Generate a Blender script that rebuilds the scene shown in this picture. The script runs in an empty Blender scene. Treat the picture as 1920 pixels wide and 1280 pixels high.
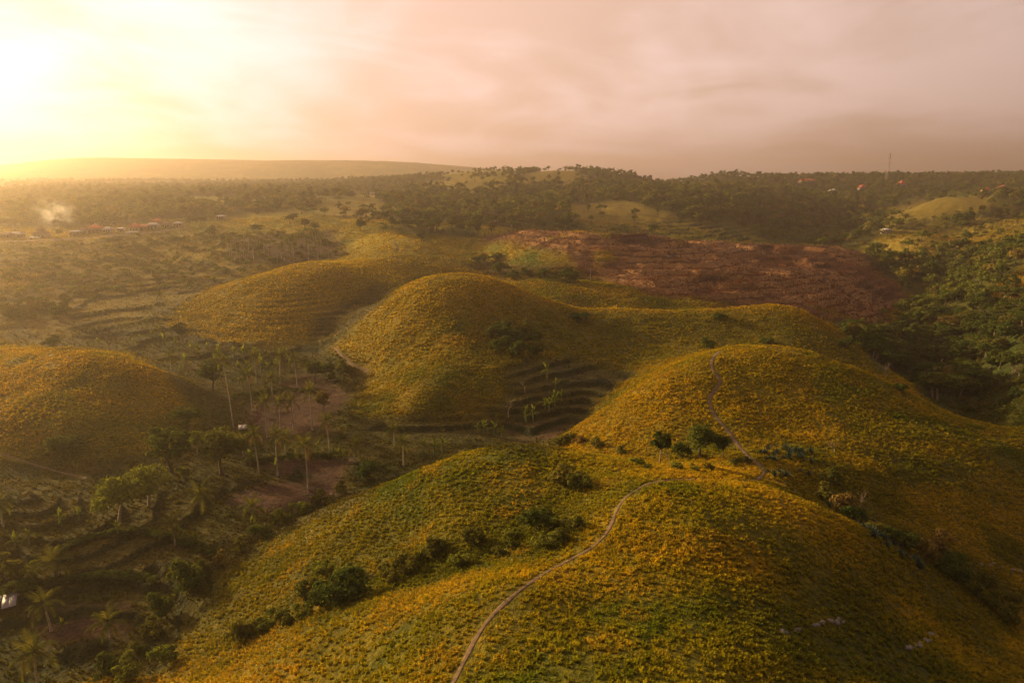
import bpy, math, random
import numpy as np
from math import radians, sin, cos, pi
random.seed(7)
RNG = np.random.default_rng(11)

# ------------------------------------------------------------------ camera, sky, sun, exposure
SC = bpy.context.scene
COL = SC.collection
CAMZ, PITCH, FPX = 60.0, radians(13.4), 1280.0
cam_d = bpy.data.cameras.new('camera')
cam_d.sensor_width = 36.0
cam_d.lens = 24.0
cam_d.clip_start = 0.5
cam_d.clip_end = 30000.0
cam = bpy.data.objects.new('camera', cam_d)
cam.location = (0, 0, CAMZ)
cam.rotation_euler = (pi / 2 - PITCH, 0, 0)
COL.objects.link(cam)
SC.camera = cam
SC.render.resolution_x, SC.render.resolution_y = 1024, 682
SC.view_settings.view_transform = 'Standard'
SC.view_settings.look = 'None'
SC.view_settings.gamma = 1.0
SC.view_settings.use_curve_mapping = False
SC.view_settings.exposure = 1.0
cy = SC.cycles
cy.max_bounces, cy.diffuse_bounces, cy.glossy_bounces, cy.transmission_bounces, cy.volume_bounces, cy.transparent_max_bounces = 5, 3, 2, 3, 0, 8
cy.use_denoising = True
cy.use_adaptive_sampling = True
cy.adaptive_threshold = 0.02

SUN_AZ, SUN_EL = radians(-60.0), radians(14.0)          # azimuth measured from +Y, minus = to the left
SUN_DIR = (cos(SUN_EL) * sin(SUN_AZ), cos(SUN_EL) * cos(SUN_AZ), sin(SUN_EL))
sun_d = bpy.data.lights.new('sun', 'SUN')
sun_d.energy = 5.0
sun_d.angle = radians(3.0)
sun_d.color = (1.0, 0.72, 0.34)
sun = bpy.data.objects.new('sun', sun_d)
sun.rotation_euler = (pi / 2 - SUN_EL, 0, -SUN_AZ + pi)
COL.objects.link(sun)


class NT:
    """small helper to build node trees"""
    def __init__(s, tree):
        s.t = tree
        tree.nodes.clear()

    def n(s, typ, **kw):
        nd = s.t.nodes.new(typ)
        for k, v in kw.items():
            if k.startswith('i_'):
                key = k[2:]
                key = int(key) if key.isdigit() else key.replace('_', ' ')
                nd.inputs[key].default_value = v
            else:
                setattr(nd, k, v)
        return nd

    def l(s, a, b):
        s.t.links.new(a, b)

    def math(s, op, a, b=None, clamp=False):
        nd = s.t.nodes.new('ShaderNodeMath')
        nd.operation = op
        nd.use_clamp = clamp
        for i, v in enumerate((a, b)):
            if v is None:
                continue
            if hasattr(v, 'is_linked'):
                s.l(v, nd.inputs[i])
            else:
                nd.inputs[i].default_value = v
        return nd.outputs[0]

    def mix(s, fac, a, b, blend='MIX'):
        nd = s.t.nodes.new('ShaderNodeMix')
        nd.data_type = 'RGBA'
        nd.blend_type = blend
        for idx, v in ((0, fac), (6, a), (7, b)):
            if hasattr(v, 'is_linked'):
                s.l(v, nd.inputs[idx])
            elif isinstance(v, (int, float)):
                nd.inputs[idx].default_value = v
            else:
                nd.inputs[idx].default_value = (*v, 1.0) if len(v) == 3 else v
        return nd.outputs[2]

    def ramp(s, fac, lo, hi):
        nd = s.t.nodes.new('ShaderNodeMapRange')
        nd.interpolation_type = 'SMOOTHSTEP'
        s.l(fac, nd.inputs[0])
        nd.inputs[1].default_value = lo
        nd.inputs[2].default_value = hi
        return nd.outputs[0]

    def noise(s, vec, scale, detail=4.0, rough=0.55, dist=0.0):
        nd = s.t.nodes.new('ShaderNodeTexNoise')
        nd.inputs['Scale'].default_value = scale
        nd.inputs['Detail'].default_value = detail
        nd.inputs['Roughness'].default_value = rough
        nd.inputs['Distortion'].default_value = dist
        if vec is not None:
            s.l(vec, nd.inputs['Vector'])
        return nd.outputs[0]


world = bpy.data.worlds.new('World')
SC.world = world
world.use_nodes = True
w = NT(world.node_tree)
out = w.n('ShaderNodeOutputWorld')
bg = w.n('ShaderNodeBackground')
w.l(bg.outputs[0], out.inputs[0])
tc = w.n('ShaderNodeTexCoord')
sky = w.n('ShaderNodeTexSky', sky_type='NISHITA')
sky.sun_disc = False
sky.sun_elevation = SUN_EL
sky.sun_rotation = SUN_AZ
sky.air_density, sky.dust_density = 1.5, 3.0
direc = tc.outputs['Generated']
dotn = w.n('ShaderNodeVectorMath', operation='DOT_PRODUCT')
w.l(direc, dotn.inputs[0])
GL_AZ, GL_EL = radians(-40.0), radians(14)
dotn.inputs[1].default_value = (cos(GL_EL) * sin(GL_AZ), cos(GL_EL) * cos(GL_AZ), sin(GL_EL))
d01 = w.math('MAXIMUM', dotn.outputs['Value'], 0.0)
g_wide = w.math('POWER', d01, 4.0)
g_mid = w.math('POWER', d01, 14.0)
sep = w.n('ShaderNodeSeparateXYZ')
w.l(direc, sep.inputs[0])
# cloud deck: project the direction on a high, slightly curved sheet so that cloud shapes flatten to the horizon
den = w.math('ADD', w.math('MAXIMUM', sep.outputs['Z'], 0.0), 0.22)
comb = w.n('ShaderNodeCombineXYZ')
w.l(w.math('DIVIDE', sep.outputs['X'], den), comb.inputs[0])
w.l(w.math('DIVIDE', sep.outputs['Y'], den), comb.inputs[1])
c1 = w.noise(comb.outputs[0], 0.62, 5.0, 0.52, 0.5)
mp = w.n('ShaderNodeMapping')
mp.inputs['Location'].default_value = (3.1, 7.7, 0)
w.l(comb.outputs[0], mp.inputs[0])
c2 = w.noise(mp.outputs[0], 1.5, 6.0, 0.55, 0.8)
cl = w.math('ADD', w.math('MULTIPLY', c1, 0.65), w.math('MULTIPLY', c2, 0.35))
thick = w.ramp(cl, 0.40, 0.58)                          # 1 = thick grey cloud, 0 = thin bright cloud
back = w.math('ADD', w.math('MULTIPLY', dotn.outputs['Value'], 0.5), 0.5)
back = w.math('ADD', w.math('MULTIPLY', w.math('POWER', back, 2.0), 0.85), 0.15)
base = w.mix(thick, (0.77, 0.54, 0.48), (0.58, 0.372, 0.29))
base = w.mix(1.0, base, w.mix(1.0, (1, 1, 1), back, 'MULTIPLY'), 'MULTIPLY')
glow_c = w.mix(thick, (0.0, 0.01, 0.05), (0.02, 0.01, 0.01))
glow = w.mix(1.0, glow_c, w.mix(1.0, (1, 1, 1), g_wide, 'MULTIPLY'), 'MULTIPLY')
core_c = w.mix(thick, (0.0, 0.02, 0.10), (0.0, 0.0, 0.03))
core = w.mix(1.0, core_c, w.mix(1.0, (1, 1, 1), g_mid, 'MULTIPLY'), 'MULTIPLY')
tot = w.mix(1.0, w.mix(1.0, base, glow, 'ADD'), core, 'ADD')
sky_s = w.mix(1.0, sky.outputs[0], (0.07, 0.07, 0.07), 'MULTIPLY')
tot = w.mix(0.12, tot, sky_s)
w.l(tot, bg.inputs['Color'])
bg.inputs['Strength'].default_value = 1.0

# ------------------------------------------------------------------ helpers for positions
SP, CP = sin(PITCH), cos(PITCH)


def ray(px, py):
    u = (np.asarray(px, float) - 960) / FPX
    v = (640 - np.asarray(py, float)) / FPX
    dy = CP + v * SP
    return u / dy, (-SP + v * CP) / dy                  # dX/dY, dZ/dY


def project(X, Y, Z):
    yc = Y * CP - (Z - CAMZ) * SP
    zc = Y * SP + (Z - CAMZ) * CP
    yc = np.maximum(yc, 0.1)
    return 960 + FPX * X / yc, 640 - FPX * zc / yc


def _hash(ix, iy, seed):
    n = (ix.astype(np.int64) * 374761393 + iy.astype(np.int64) * 668265263 + seed * 974634777) & 0x7fffffff
    n = (n ^ (n >> 13)) * 1274126177 & 0x7fffffff
    n = n ^ (n >> 16)
    return (n & 0xffff) / 65535.0


def vnoise(x, y, seed=0):
    ix, iy = np.floor(x), np.floor(y)
    fx, fy = x - ix, y - iy
    fx, fy = fx * fx * fx * (fx * (fx * 6 - 15) + 10), fy * fy * fy * (fy * (fy * 6 - 15) + 10)
    a, b = _hash(ix, iy, seed), _hash(ix + 1, iy, seed)
    c, d = _hash(ix, iy + 1, seed), _hash(ix + 1, iy + 1, seed)
    return (a + (b - a) * fx) * (1 - fy) + (c + (d - c) * fx) * fy


def fbm(x, y, scale, octv=4, seed=0, gain=0.5):
    """0..1 fractal noise, 'scale' = size in metres of the largest lumps"""
    x, y = np.asarray(x, float) / scale, np.asarray(y, float) / scale
    s, a, t = 0.0, 1.0, 0.0
    for o in range(octv):
        s = s + a * vnoise(x + 17.3 * o, y - 9.1 * o, seed + o)
        t += a
        a *= gain
        x, y = x * 2.03, y * 2.03
    return s / t


def sstep(a, b, x):
    t = np.clip((x - a) / (b - a), 0, 1)
    return t * t * (3 - 2 * t)


def in_poly(px, py, poly):
    r = np.zeros(np.shape(px), bool)
    n = len(poly)
    for i in range(n):
        x1, y1 = poly[i]
        x2, y2 = poly[(i + 1) % n]
        if y1 == y2:
            continue
        c = ((y1 > py) != (y2 > py)) & (px < (x2 - x1) * (py - y1) / (y2 - y1) + x1)
        r ^= c
    return r


# ------------------------------------------------------------------ terrain heights from surveyed points
CT = []


def P(*a):                                             # a pixel of the photograph and the forward distance there
    for px, py, Y in a:
        sx, sz = ray(px, py)
        CT.append((float(Y * sx), float(Y), float(CAMZ + Y * sz)))


def PZ(*a):                                            # a pixel and the height of the ground there
    for px, py, z in a:
        sx, sz = ray(px, py)
        Y = (z - CAMZ) / sz
        CT.append((float(Y * sx), float(Y), float(z)))


def H(*a):                                             # ground hidden behind a crest: bearing, distance, height
    for px, Y, z in a:
        CT.append((Y * (px - 960) / FPX / 0.96, Y, z))


def W(*a):
    CT.extend(a)


# near hill with its two lobes and the gully between them
P((850, 1280, 46), (600, 1280, 55), (430, 1280, 61), (300, 1250, 74.5), (1200, 1280, 43), (1500, 1280, 46.5),
  (1750, 1280, 55), (1900, 1280, 61), (600, 1200, 61), (800, 1130, 60), (950, 1100, 58), (1100, 1150, 54),
  (1300, 1150, 54), (1300, 1000, 68), (1300, 930, 77), (1160, 930, 79), (1200, 900, 84.5), (1350, 900, 88),
  (1425, 897, 95), (1430, 880, 103), (1500, 1000, 71), (1500, 1150, 58.5), (1650, 1100, 69), (1620, 1000, 79),
  (1560, 960, 92), (1700, 1030, 88), (1800, 1100, 85), (1900, 1180, 81), (1700, 1100, 73), (1800, 1200, 67.5),
  (1900, 1250, 65), (1100, 1050, 65.5))
P((960, 838, 98), (850, 855, 100), (760, 890, 102), (680, 925, 104), (1050, 845, 98), (1150, 862, 97), (1240, 870, 98),
  (900, 950, 84), (960, 890, 90), (1080, 900, 88), (1060, 960, 80), (760, 1000, 85), (850, 1000, 80), (650, 1040, 84),
  (560, 1060, 86), (480, 1080, 89), (600, 960, 110), (400, 1090, 91), (520, 1010, 100), (1010, 1000, 76), (900, 1050, 74.5),
  (780, 1080, 73.5), (640, 1110, 74.5), (520, 1160, 74.5), (430, 1230, 71), (550, 1200, 64), (450, 1270, 62))
H((960, 115, 11), (850, 118, 6), (760, 118, 3), (1060, 118, 9))
W((0, 20, 22), (-30, 20, 14), (30, 20, 18), (-60, 30, 2), (60, 30, 3), (-62, 55, 0), (0, 5, 20))
# valley floor on the left
PZ((150, 1080, 0.6), (60, 1270, -1.6), (240, 1240, -1.2), (240, 930, 2), (50, 940, 5), (0, 1000, 3), (400, 950, 0.8),
   (560, 880, 0), (640, 850, 0), (500, 800, 0.3), (600, 780, 0.8), (500, 700, 2), (430, 660, 3.4), (800, 830, 0.3),
   (1000, 800, 1), (940, 790, 1), (720, 800, 0.6), (820, 800, 0.8))
# round hill at the left edge
P((120, 655, 182), (0, 680, 180), (220, 665, 180), (300, 700, 172), (370, 760, 163), (120, 720, 160), (120, 800, 140),
  (120, 870, 133), (250, 800, 146), (330, 840, 140), (0, 760, 150), (250, 730, 162))
H((120, 205, 9), (120, 225, 5), (0, 210, 8), (300, 190, 5))
# fields and slope below the village
PZ((200, 640, 4.5), (250, 600, 6), (200, 560, 7.5), (300, 520, 10), (400, 525, 10), (300, 480, 15), (200, 450, 22),
   (300, 435, 25), (420, 412, 30), (0, 540, 13), (0, 600, 9), (60, 620, 6.5), (0, 500, 17), (100, 446, 22.5), (200, 410, 30),
   (0, 420, 27), (100, 380, 36), (300, 375, 40), (500, 385, 37), (600, 400, 34))
P((0, 448, 425), (550, 470, 395), (600, 430, 455), (480, 430, 470), (480, 490, 380), (560, 360, 800))
H((500, 342, 10.5), (560, 348, 12.5), (420, 325, 8))
# long hill behind
P((640, 490, 335), (580, 492, 325), (520, 505, 312), (450, 525, 300), (400, 545, 290), (345, 575, 278), (318, 597, 266),
  (700, 455, 385), (740, 440, 410), (680, 430, 430), (640, 432, 447), (800, 455, 390), (860, 485, 360), (920, 515, 335),
  (800, 500, 340), (700, 500, 322), (600, 540, 285), (480, 560, 270), (480, 600, 250), (600, 600, 255), (400, 620, 246),
  (560, 640, 236), (740, 530, 300), (680, 570, 280), (620, 620, 250))
# central hill
P((850, 515, 262), (800, 520, 258), (760, 535, 250), (700, 580, 236), (650, 620, 232), (622, 645, 230), (690, 695, 200),
  (650, 760, 174), (930, 525, 262), (990, 548, 262), (1060, 575, 258), (850, 600, 212), (850, 680, 184), (800, 740, 168),
  (800, 790, 160), (720, 650, 205), (720, 740, 176), (930, 620, 214), (965, 640, 207), (1000, 680, 190), (930, 740, 170),
  (960, 760, 165))
H((850, 290, 13), (850, 308, 9.5), (950, 290, 9.5), (760, 285, 13))
P((1150, 578, 252), (1250, 580, 248), (1330, 582, 246), (1400, 575, 245), (1450, 572, 243), (1500, 582, 240), (1560, 612, 232),
  (1620, 660, 215), (1680, 710, 200), (1150, 640, 215), (1250, 640, 215), (1400, 630, 218), (1340, 650, 205), (1500, 640, 210),
  (1080, 678, 195), (1180, 700, 186), (1050, 740, 172), (1000, 800, 157), (1100, 780, 164), (1060, 805, 158))
H((1200, 272, 5), (1100, 275, 6), (1400, 268, 2), (1520, 260, 1), (1600, 250, -3))
# hill on the right with the zigzag path
P((1440, 650, 172), (1360, 653, 170), (1290, 680, 162), (1220, 710, 156), (1150, 750, 150), (1100, 790, 146), (1070, 830, 140),
  (1520, 660, 170), (1600, 690, 162), (1700, 735, 154), (1800, 783, 146), (1920, 812, 140), (1340, 750, 140), (1250, 800, 128),
  (1350, 830, 121), (1450, 750, 142), (1450, 830, 122), (1600, 800, 132), (1750, 850, 124), (1900, 900, 118), (1600, 880, 113),
  (1750, 930, 109), (1900, 1000, 104), (1650, 960, 100), (1150, 850, 124), (1230, 860, 117))
H((1440, 190, 11), (1600, 180, 7), (1500, 192, 8), (1800, 165, 0), (1920, 160, -1), (1700, 175, 3))
# wooded ravine and the slopes to its right
PZ((1750, 740, -12), (1800, 700, -12), (1720, 640, -10), (1700, 580, -8), (1640, 500, 0), (1600, 450, 8), (1850, 790, -8),
   (1920, 740, 0), (1900, 660, 2), (1920, 620, 7), (1850, 560, 6), (1920, 520, 14), (1920, 480, 22), (1780, 490, 10),
   (1740, 447, 20), (1660, 432, 20), (1850, 420, 27), (1900, 385, 38), (1700, 400, 28))
# burnt hill, its second ridge and the green ridge in front
P((1050, 432, 398), (1000, 433, 402), (940, 442, 415), (880, 456, 425), (1120, 437, 396), (1200, 440, 396), (1280, 453, 396),
  (1330, 475, 390), (1420, 490, 378), (1540, 510, 362), (1600, 560, 330), (1680, 633, 285), (1100, 500, 340), (1200, 520, 325),
  (1300, 540, 312), (1400, 570, 300), (1500, 590, 292), (1600, 620, 282), (1000, 490, 355), (960, 510, 340), (1040, 515, 322),
  (1340, 455, 450), (1450, 460, 440), (1560, 462, 432), (1610, 475, 425), (1660, 520, 400), (1700, 550, 380), (1500, 490, 410))
H((1050, 435, 19), (1150, 435, 17), (1450, 478, 8), (1200, 455, 17), (1450, 402, 7))
P((980, 527, 312), (1080, 525, 312), (1200, 540, 305), (1280, 560, 295), (1340, 578, 285), (1060, 555, 290), (1180, 570, 282))
H((1080, 326, 11.5),)
# far country
PZ((700, 400, 33), (800, 390, 35), (900, 420, 28), (820, 440, 26), (1000, 410, 31), (1150, 410, 30), (1150, 385, 38),
   (1300, 430, 23), (1400, 400, 30), (1000, 370, 42), (800, 360, 46), (1250, 370, 43), (1500, 360, 44), (1400, 352, 50))
P((1305, 336, 980), (1345, 326, 980), (1400, 331, 1000), (1500, 333, 1000), (1600, 332, 1000), (1700, 337, 1000), (1800, 337, 950), (1870, 344, 920), (1920, 338, 900),
  (1270, 352, 1050), (1235, 343, 950), (1190, 331, 920), (1100, 322, 900), (1000, 325, 950), (900, 322, 1000), (1255, 362, 900), (1270, 348, 1300), (600, 345, 1100), (400, 350, 1100),
  (200, 355, 1000), (0, 360, 900), (820, 313, 2300), (740, 303, 2400), (470, 300, 2600), (250, 296, 2700), (100, 296, 2700),
  (0, 316, 2600), (-250, 335, 2600), (600, 301, 2500))
W((0, 6000, 20), (-4000, 6000, 20), (4000, 6000, 20), (-2000, 4000, 40), (-500, 4000, 40), (3000, 3000, 20), (1500, 4000, 20))
H((1270, 2000, 35), (1700, 1800, 35), (900, 1600, 48), (1100, 1500, 45), (1500, 1500, 40), (600, 1700, 60))
W((-200, 180, 10), (-260, 300, 15), (-500, 450, 28), (230, 140, 8), (280, 220, 12), (420, 350, 25), (700, 600, 50),
  (-900, 900, 45), (1000, 1000, 70), (-130, 110, 4), (130, 80, -2), (-100, 60, 0), (100, 40, 0))

P((1635, 470, 500), (1680, 447, 490), (1740, 440, 482), (1800, 447, 480), (1690, 400, 620), (1770, 369, 650), (1850, 374, 640), (1830, 436, 505), (1920, 408, 520))
H((1740, 520, 13), (1760, 710, 36), (1880, 560, 24))

P((860, 338, 820), (1045, 322, 860), (690, 372, 640), (640, 366, 690))
H((860, 900, 50), (690, 720, 36), (800, 422, 19), (865, 396, 14.5), (905, 372, 11.5))
P((650, 463, 408), (630, 478, 385))

CT = np.array(CT)
Y0 = 30.0


def warp(X, Y):
    return X / (Y + Y0) * 1.0, np.log(Y + Y0) * 1.0


def fit_tps():
    a, t = warp(CT[:, 0], CT[:, 1])
    n = len(a)
    r2 = (a[:, None] - a[None]) ** 2 + (t[:, None] - t[None]) ** 2
    K = np.where(r2 > 0, 0.5 * r2 * np.log(r2 + 1e-20), 0)
    K[np.arange(n), np.arange(n)] += 2e-4
    Pm = np.stack([np.ones(n), a, t], 1)
    A = np.zeros((n + 3, n + 3))
    A[:n, :n] = K
    A[:n, n:] = Pm
    A[n:, :n] = Pm.T
    # vertical unit grows with distance so that near and far fit equally well
    b = np.concatenate([CT[:, 2] - CAMZ, np.zeros(3)])
    b[:n] /= (CT[:, 1] + Y0)
    c = np.linalg.solve(A, b)
    return a, t, c


TA, TT, TC = fit_tps()


def tps(a, t):
    n = len(TA)
    out_ = np.empty(a.shape)
    for s in range(0, len(a), 20000):
        e = s + 20000
        r2 = (a[s:e, None] - TA[None]) ** 2 + (t[s:e, None] - TT[None]) ** 2
        out_[s:e] = (0.5 * r2 * np.log(r2 + 1e-20)) @ TC[:n] + TC[n] + TC[n + 1] * a[s:e] + TC[n + 2] * t[s:e]
    return out_


# coarse TPS lattice, then cubic-free bilinear on a dense lattice (the coarse cells are already sub-metre near by)
AMAX = 1.0
NA = 820
ts = [math.log(8 + Y0)]
while math.exp(ts[-1]) - Y0 < 4600:
    Yc = math.exp(ts[-1]) - Y0
    ts.append(ts[-1] + (0.012 if Yc < 40 else 0.0036 if Yc < 480 else 0.009 if Yc < 1300 else 0.03))
TS = np.array(ts)
AS = np.linspace(-AMAX, AMAX, NA)
NTT = len(TS)
ca = np.linspace(-AMAX, AMAX, 206)
ct = TS[::4] if (NTT - 1) % 4 == 0 else np.concatenate([TS[::4], TS[-1:]])
CA, CTm = np.meshgrid(ca, ct)
cz = tps(CA.ravel(), CTm.ravel()).reshape(CA.shape)


def cubic_up(z, xs, xq, axis):
    """Catmull-Rom resampling along one axis (non-uniform knots handled by finite differences)"""
    z = np.moveaxis(z, axis, 0)
    m = np.gradient(z, xs, axis=0)
    i = np.clip(np.searchsorted(xs, xq) - 1, 0, len(xs) - 2)
    h = (xs[i + 1] - xs[i])
    s = ((xq - xs[i]) / h)
    sh = (-1,) + (1,) * (z.ndim - 1)
    s, h = s.reshape(sh), h.reshape(sh)
    r = (2 * s**3 - 3 * s**2 + 1) * z[i] + (s**3 - 2 * s**2 + s) * h * m[i] + (-2 * s**3 + 3 * s**2) * z[i + 1] + (s**3 - s**2) * h * m[i + 1]
    return np.moveaxis(r, 0, axis)


zz = cubic_up(cubic_up(cz, ct, TS, 0), ca, AS, 1)
GA, GT = np.meshgrid(AS, TS)
GY = np.exp(GT) - Y0
GX = GA * (GY + Y0)
GZ = CAMZ + zz * (GY + Y0)
# natural roughness: broad undulation far away, hummocks near by
far = sstep(450, 900, GY)
GZ += (fbm(GX, GY, 150, 4, 3) - 0.5) * (18 - 12 * sstep(650, 850, GY)) * far * sstep(6000, 1500, GY)
GZ += (fbm(GX, GY, 14, 4, 5) - 0.5) * 1.5 * sstep(40, 80, GY) + (fbm(GX, GY, 5, 3, 8) - 0.5) * 0.45
GPX, GPY = project(GX, GY, GZ)

# ------------------------------------------------------------------ land-use zones (drawn on the ground in world space)
WN1 = (fbm(GX, GY, 12, 4, 21) - 0.5)
WN2 = (fbm(GX, GY, 12, 4, 27) - 0.5)
pxw = GPX + WN1 * 60 * np.clip(150 / (GY + 20), 0.15, 1.2)
pyw = GPY + WN2 * 40 * np.clip(150 / (GY + 20), 0.15, 1.2)


def blur(m, k):
    m = m.astype(float)
    for ax in (0, 1):
        p = np.pad(m, [(k, k) if a_ == ax else (0, 0) for a_ in (0, 1)], mode='edge')
        c = np.cumsum(p, axis=ax)
        c = np.concatenate([np.zeros_like(np.take(c, [0], ax)), c], ax)
        n = m.shape[ax]
        hi = np.take(c, np.arange(2 * k + 1, 2 * k + 1 + n), ax)
        lo = np.take(c, np.arange(0, n), ax)
        m = (hi - lo) / (2 * k + 1)
    return m


def zone(poly, ylo, yhi, k=3, warp_=True):
    m = in_poly(pxw if warp_ else GPX, pyw if warp_ else GPY, poly) & (GY > ylo) & (GY < yhi)
    return blur(m, k)


Z_BURN0 = blur(np.clip(zone([(930, 455), (1000, 425), (1200, 430), (1340, 445), (1600, 455), (1640, 480), (1720, 560), (1660, 590), (1690, 645), (1640, 625), (1560, 575),
                (1340, 590), (1280, 562), (1150, 532), (1080, 515), (1070, 475)], 296, 475), 0, 1), 6)
GZ += Z_BURN0 * ((1 - np.abs(2 * fbm(GX + GY * 0.3, GY - GX * 0.2, 30, 3, 71) - 1)) - 0.75) * 4.0
# --- terraces: the smooth slope is cut into level steps with short banks
def terrace(mask, step, bank=0.22, seed=0, wob=0.5):
    global GZ
    zw = GZ + (fbm(GX, GY, 25, 3, 50 + seed) - 0.5) * wob
    q = zw / step
    f = q - np.floor(q)
    st = (np.floor(q) + sstep(1 - bank, 1.0, f) + 0.10 * f) * step
    dz = st - zw
    GZ = GZ + dz * mask
    return sstep(1 - bank - 0.06, 1 - bank, f) * mask          # 1 on the banks


Z_TER_BOWL = zone([(930, 690), (1000, 672), (1090, 668), (1190, 695), (1130, 760), (1060, 810), (960, 830), (800, 830), (640, 800), (700, 790), (900, 760), (960, 730)], 135, 215)
Z_TER_CREASE = zone([(735, 528), (690, 540), (640, 570), (585, 600), (590, 640), (640, 625), (690, 585), (740, 545)], 225, 320)
Z_TER_LEFT = zone([(130, 520), (420, 520), (330, 600), (460, 640), (620, 650), (600, 700), (400, 690), (240, 660), (180, 650), (120, 600)], 200, 380)
Z_TER_NEAR = zone([(0, 905), (150, 900), (330, 930), (480, 900), (640, 850), (660, 900), (560, 960), (420, 1060), (340, 1160), (290, 1280), (0, 1280)], 60, 150)
Z_TER_BURN = zone([(880, 485), (960, 500), (1060, 500), (1100, 520), (960, 528), (900, 510)], 315, 370)
Z_TER_FAR = zone([(1150, 400), (1250, 405), (1400, 425), (1440, 455), (1260, 445), (1100, 432), (960, 430)], 440, 700, 2)
Z_TER_RIGHT = zone([(1640, 420), (1700, 405), (1900, 380), (1920, 430), (1840, 440), (1700, 440)], 440, 700, 2)
Z_TER_HILL = zone([(420, 560), (560, 545), (700, 540), (640, 600), (480, 630), (380, 620), (350, 600)], 240, 310, 8)
TB = terrace(Z_BURN0 * 0.85, 2.3, 0.45, 9, 1.2)
TG = terrace(sstep(130, 170, GY) * sstep(520, 400, GY) * 0.30 * (1 - Z_BURN0), 0.9, 0.5, 12, 1.6)
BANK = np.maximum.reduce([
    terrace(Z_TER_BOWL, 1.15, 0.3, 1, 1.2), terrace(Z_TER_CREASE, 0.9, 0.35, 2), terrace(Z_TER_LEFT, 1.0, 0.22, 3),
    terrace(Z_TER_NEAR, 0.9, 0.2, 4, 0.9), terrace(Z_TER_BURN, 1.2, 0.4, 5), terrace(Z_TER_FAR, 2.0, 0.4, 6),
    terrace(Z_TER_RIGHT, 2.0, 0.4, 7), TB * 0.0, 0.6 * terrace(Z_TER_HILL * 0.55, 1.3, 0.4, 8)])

LTA, LTT = AS, TS


def ground(X, Y):
    """terrain height at any place (bilinear on the terrain lattice)"""
    X, Y = np.asarray(X, float), np.asarray(Y, float)
    a = np.clip(X / (Y + Y0), -AMAX, AMAX)
    t = np.clip(np.log(np.maximum(Y, -20) + Y0), TS[0], TS[-1])
    fi = (a + AMAX) / (2 * AMAX) * (NA - 1)
    i = np.clip(fi.astype(int), 0, NA - 2)
    fa = fi - i
    j = np.clip(np.searchsorted(TS, t) - 1, 0, NTT - 2)
    ft = (t - TS[j]) / (TS[j + 1] - TS[j])
    return ((GZ[j, i] * (1 - fa) + GZ[j, i + 1] * fa) * (1 - ft) + (GZ[j + 1, i] * (1 - fa) + GZ[j + 1, i + 1] * fa) * ft)


MY = np.exp(np.linspace(math.log(35 + 1), math.log(4000.0), 1500))


def hits(pxs, pys, ymin=0.0):
    """first ground point met by each pixel's sight line"""
    pxs, pys = np.atleast_1d(np.asarray(pxs, float)), np.atleast_1d(np.asarray(pys, float))
    res = np.full((len(pxs), 3), np.nan)
    for k in range(len(pxs)):
        sx, sz = ray(pxs[k], pys[k])
        Ys = MY[MY > ymin]
        d = CAMZ + Ys * sz - ground(Ys * sx, Ys)
        idx = np.nonzero(d < 0)[0]
        if len(idx) == 0 or idx[0] == 0:
            continue
        i = idx[0]
        f = d[i - 1] / (d[i - 1] - d[i])
        Y = Ys[i - 1] + f * (Ys[i] - Ys[i - 1])
        res[k] = (Y * sx, Y, float(ground(Y * sx, Y)))
    return res


def hit(px, py, ymin=0.0):
    return tuple(float(v) for v in hits([px], [py], ymin)[0])


# ------------------------------------------------------------------ ground cover colours (reflectance, plus shade and sunlight tinted into some slopes)
def mixc(c, m, col):
    return c * (1 - m[..., None]) + np.array(col) * m[..., None]


n_big = fbm(GX, GY, 45, 4, 31)
n_mid = fbm(GX, GY, 9, 4, 37)
n_sm = fbm(GX, GY, 2.2, 3, 41)
A_ = np.zeros(GX.shape + (3,))
gold = np.array((0.240, 0.184, 0.017))
olive = np.array((0.146, 0.142, 0.016))
lush = np.array((0.080, 0.108, 0.016))
m = sstep(0.38, 0.62, 0.55 * n_big + 0.45 * n_mid)
A_ = gold * (1 - m[..., None]) + olive * m[..., None]
A_ = mixc(A_, sstep(0.58, 0.75, n_mid * 0.6 + n_big * 0.4), lush)
HILL3 = [(312, 602), (345, 572), (400, 543), (450, 523), (520, 503), (580, 490), (640, 486), (665, 462), (690, 430), (745, 430), (800, 448), (860, 480), (925, 515), (870, 522),
         (800, 515), (740, 530), (690, 545), (640, 580), (590, 640), (480, 652), (400, 636), (330, 612)]
Z_HILL3 = zone(HILL3, 232, 452, 3)
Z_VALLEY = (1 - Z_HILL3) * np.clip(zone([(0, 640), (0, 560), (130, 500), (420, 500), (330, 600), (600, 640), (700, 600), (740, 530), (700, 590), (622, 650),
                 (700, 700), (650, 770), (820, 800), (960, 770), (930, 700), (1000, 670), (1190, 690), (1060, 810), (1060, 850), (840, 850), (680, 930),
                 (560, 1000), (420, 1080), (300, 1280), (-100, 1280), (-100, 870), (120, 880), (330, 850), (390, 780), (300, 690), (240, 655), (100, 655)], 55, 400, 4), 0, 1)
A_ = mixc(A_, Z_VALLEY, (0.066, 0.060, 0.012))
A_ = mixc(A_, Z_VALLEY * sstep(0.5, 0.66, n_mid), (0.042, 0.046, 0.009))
Z_SOIL = np.clip(zone([(460, 760), (590, 690), (660, 740), (600, 800), (470, 830)], 100, 260) + zone([(480, 870), (560, 850), (660, 860), (640, 930), (560, 900)], 90, 170)
              + zone([(940, 790), (1010, 770), (1060, 780), (1040, 830), (960, 830)], 130, 200) + zone([(60, 1150), (240, 1120), (230, 1200), (70, 1200)], 60, 120)
              + zone([(420, 930), (530, 900), (620, 920), (500, 960)], 80, 150) + zone([(470, 455), (590, 455), (590, 485), (470, 485)], 330, 460), 0, 1)
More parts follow.
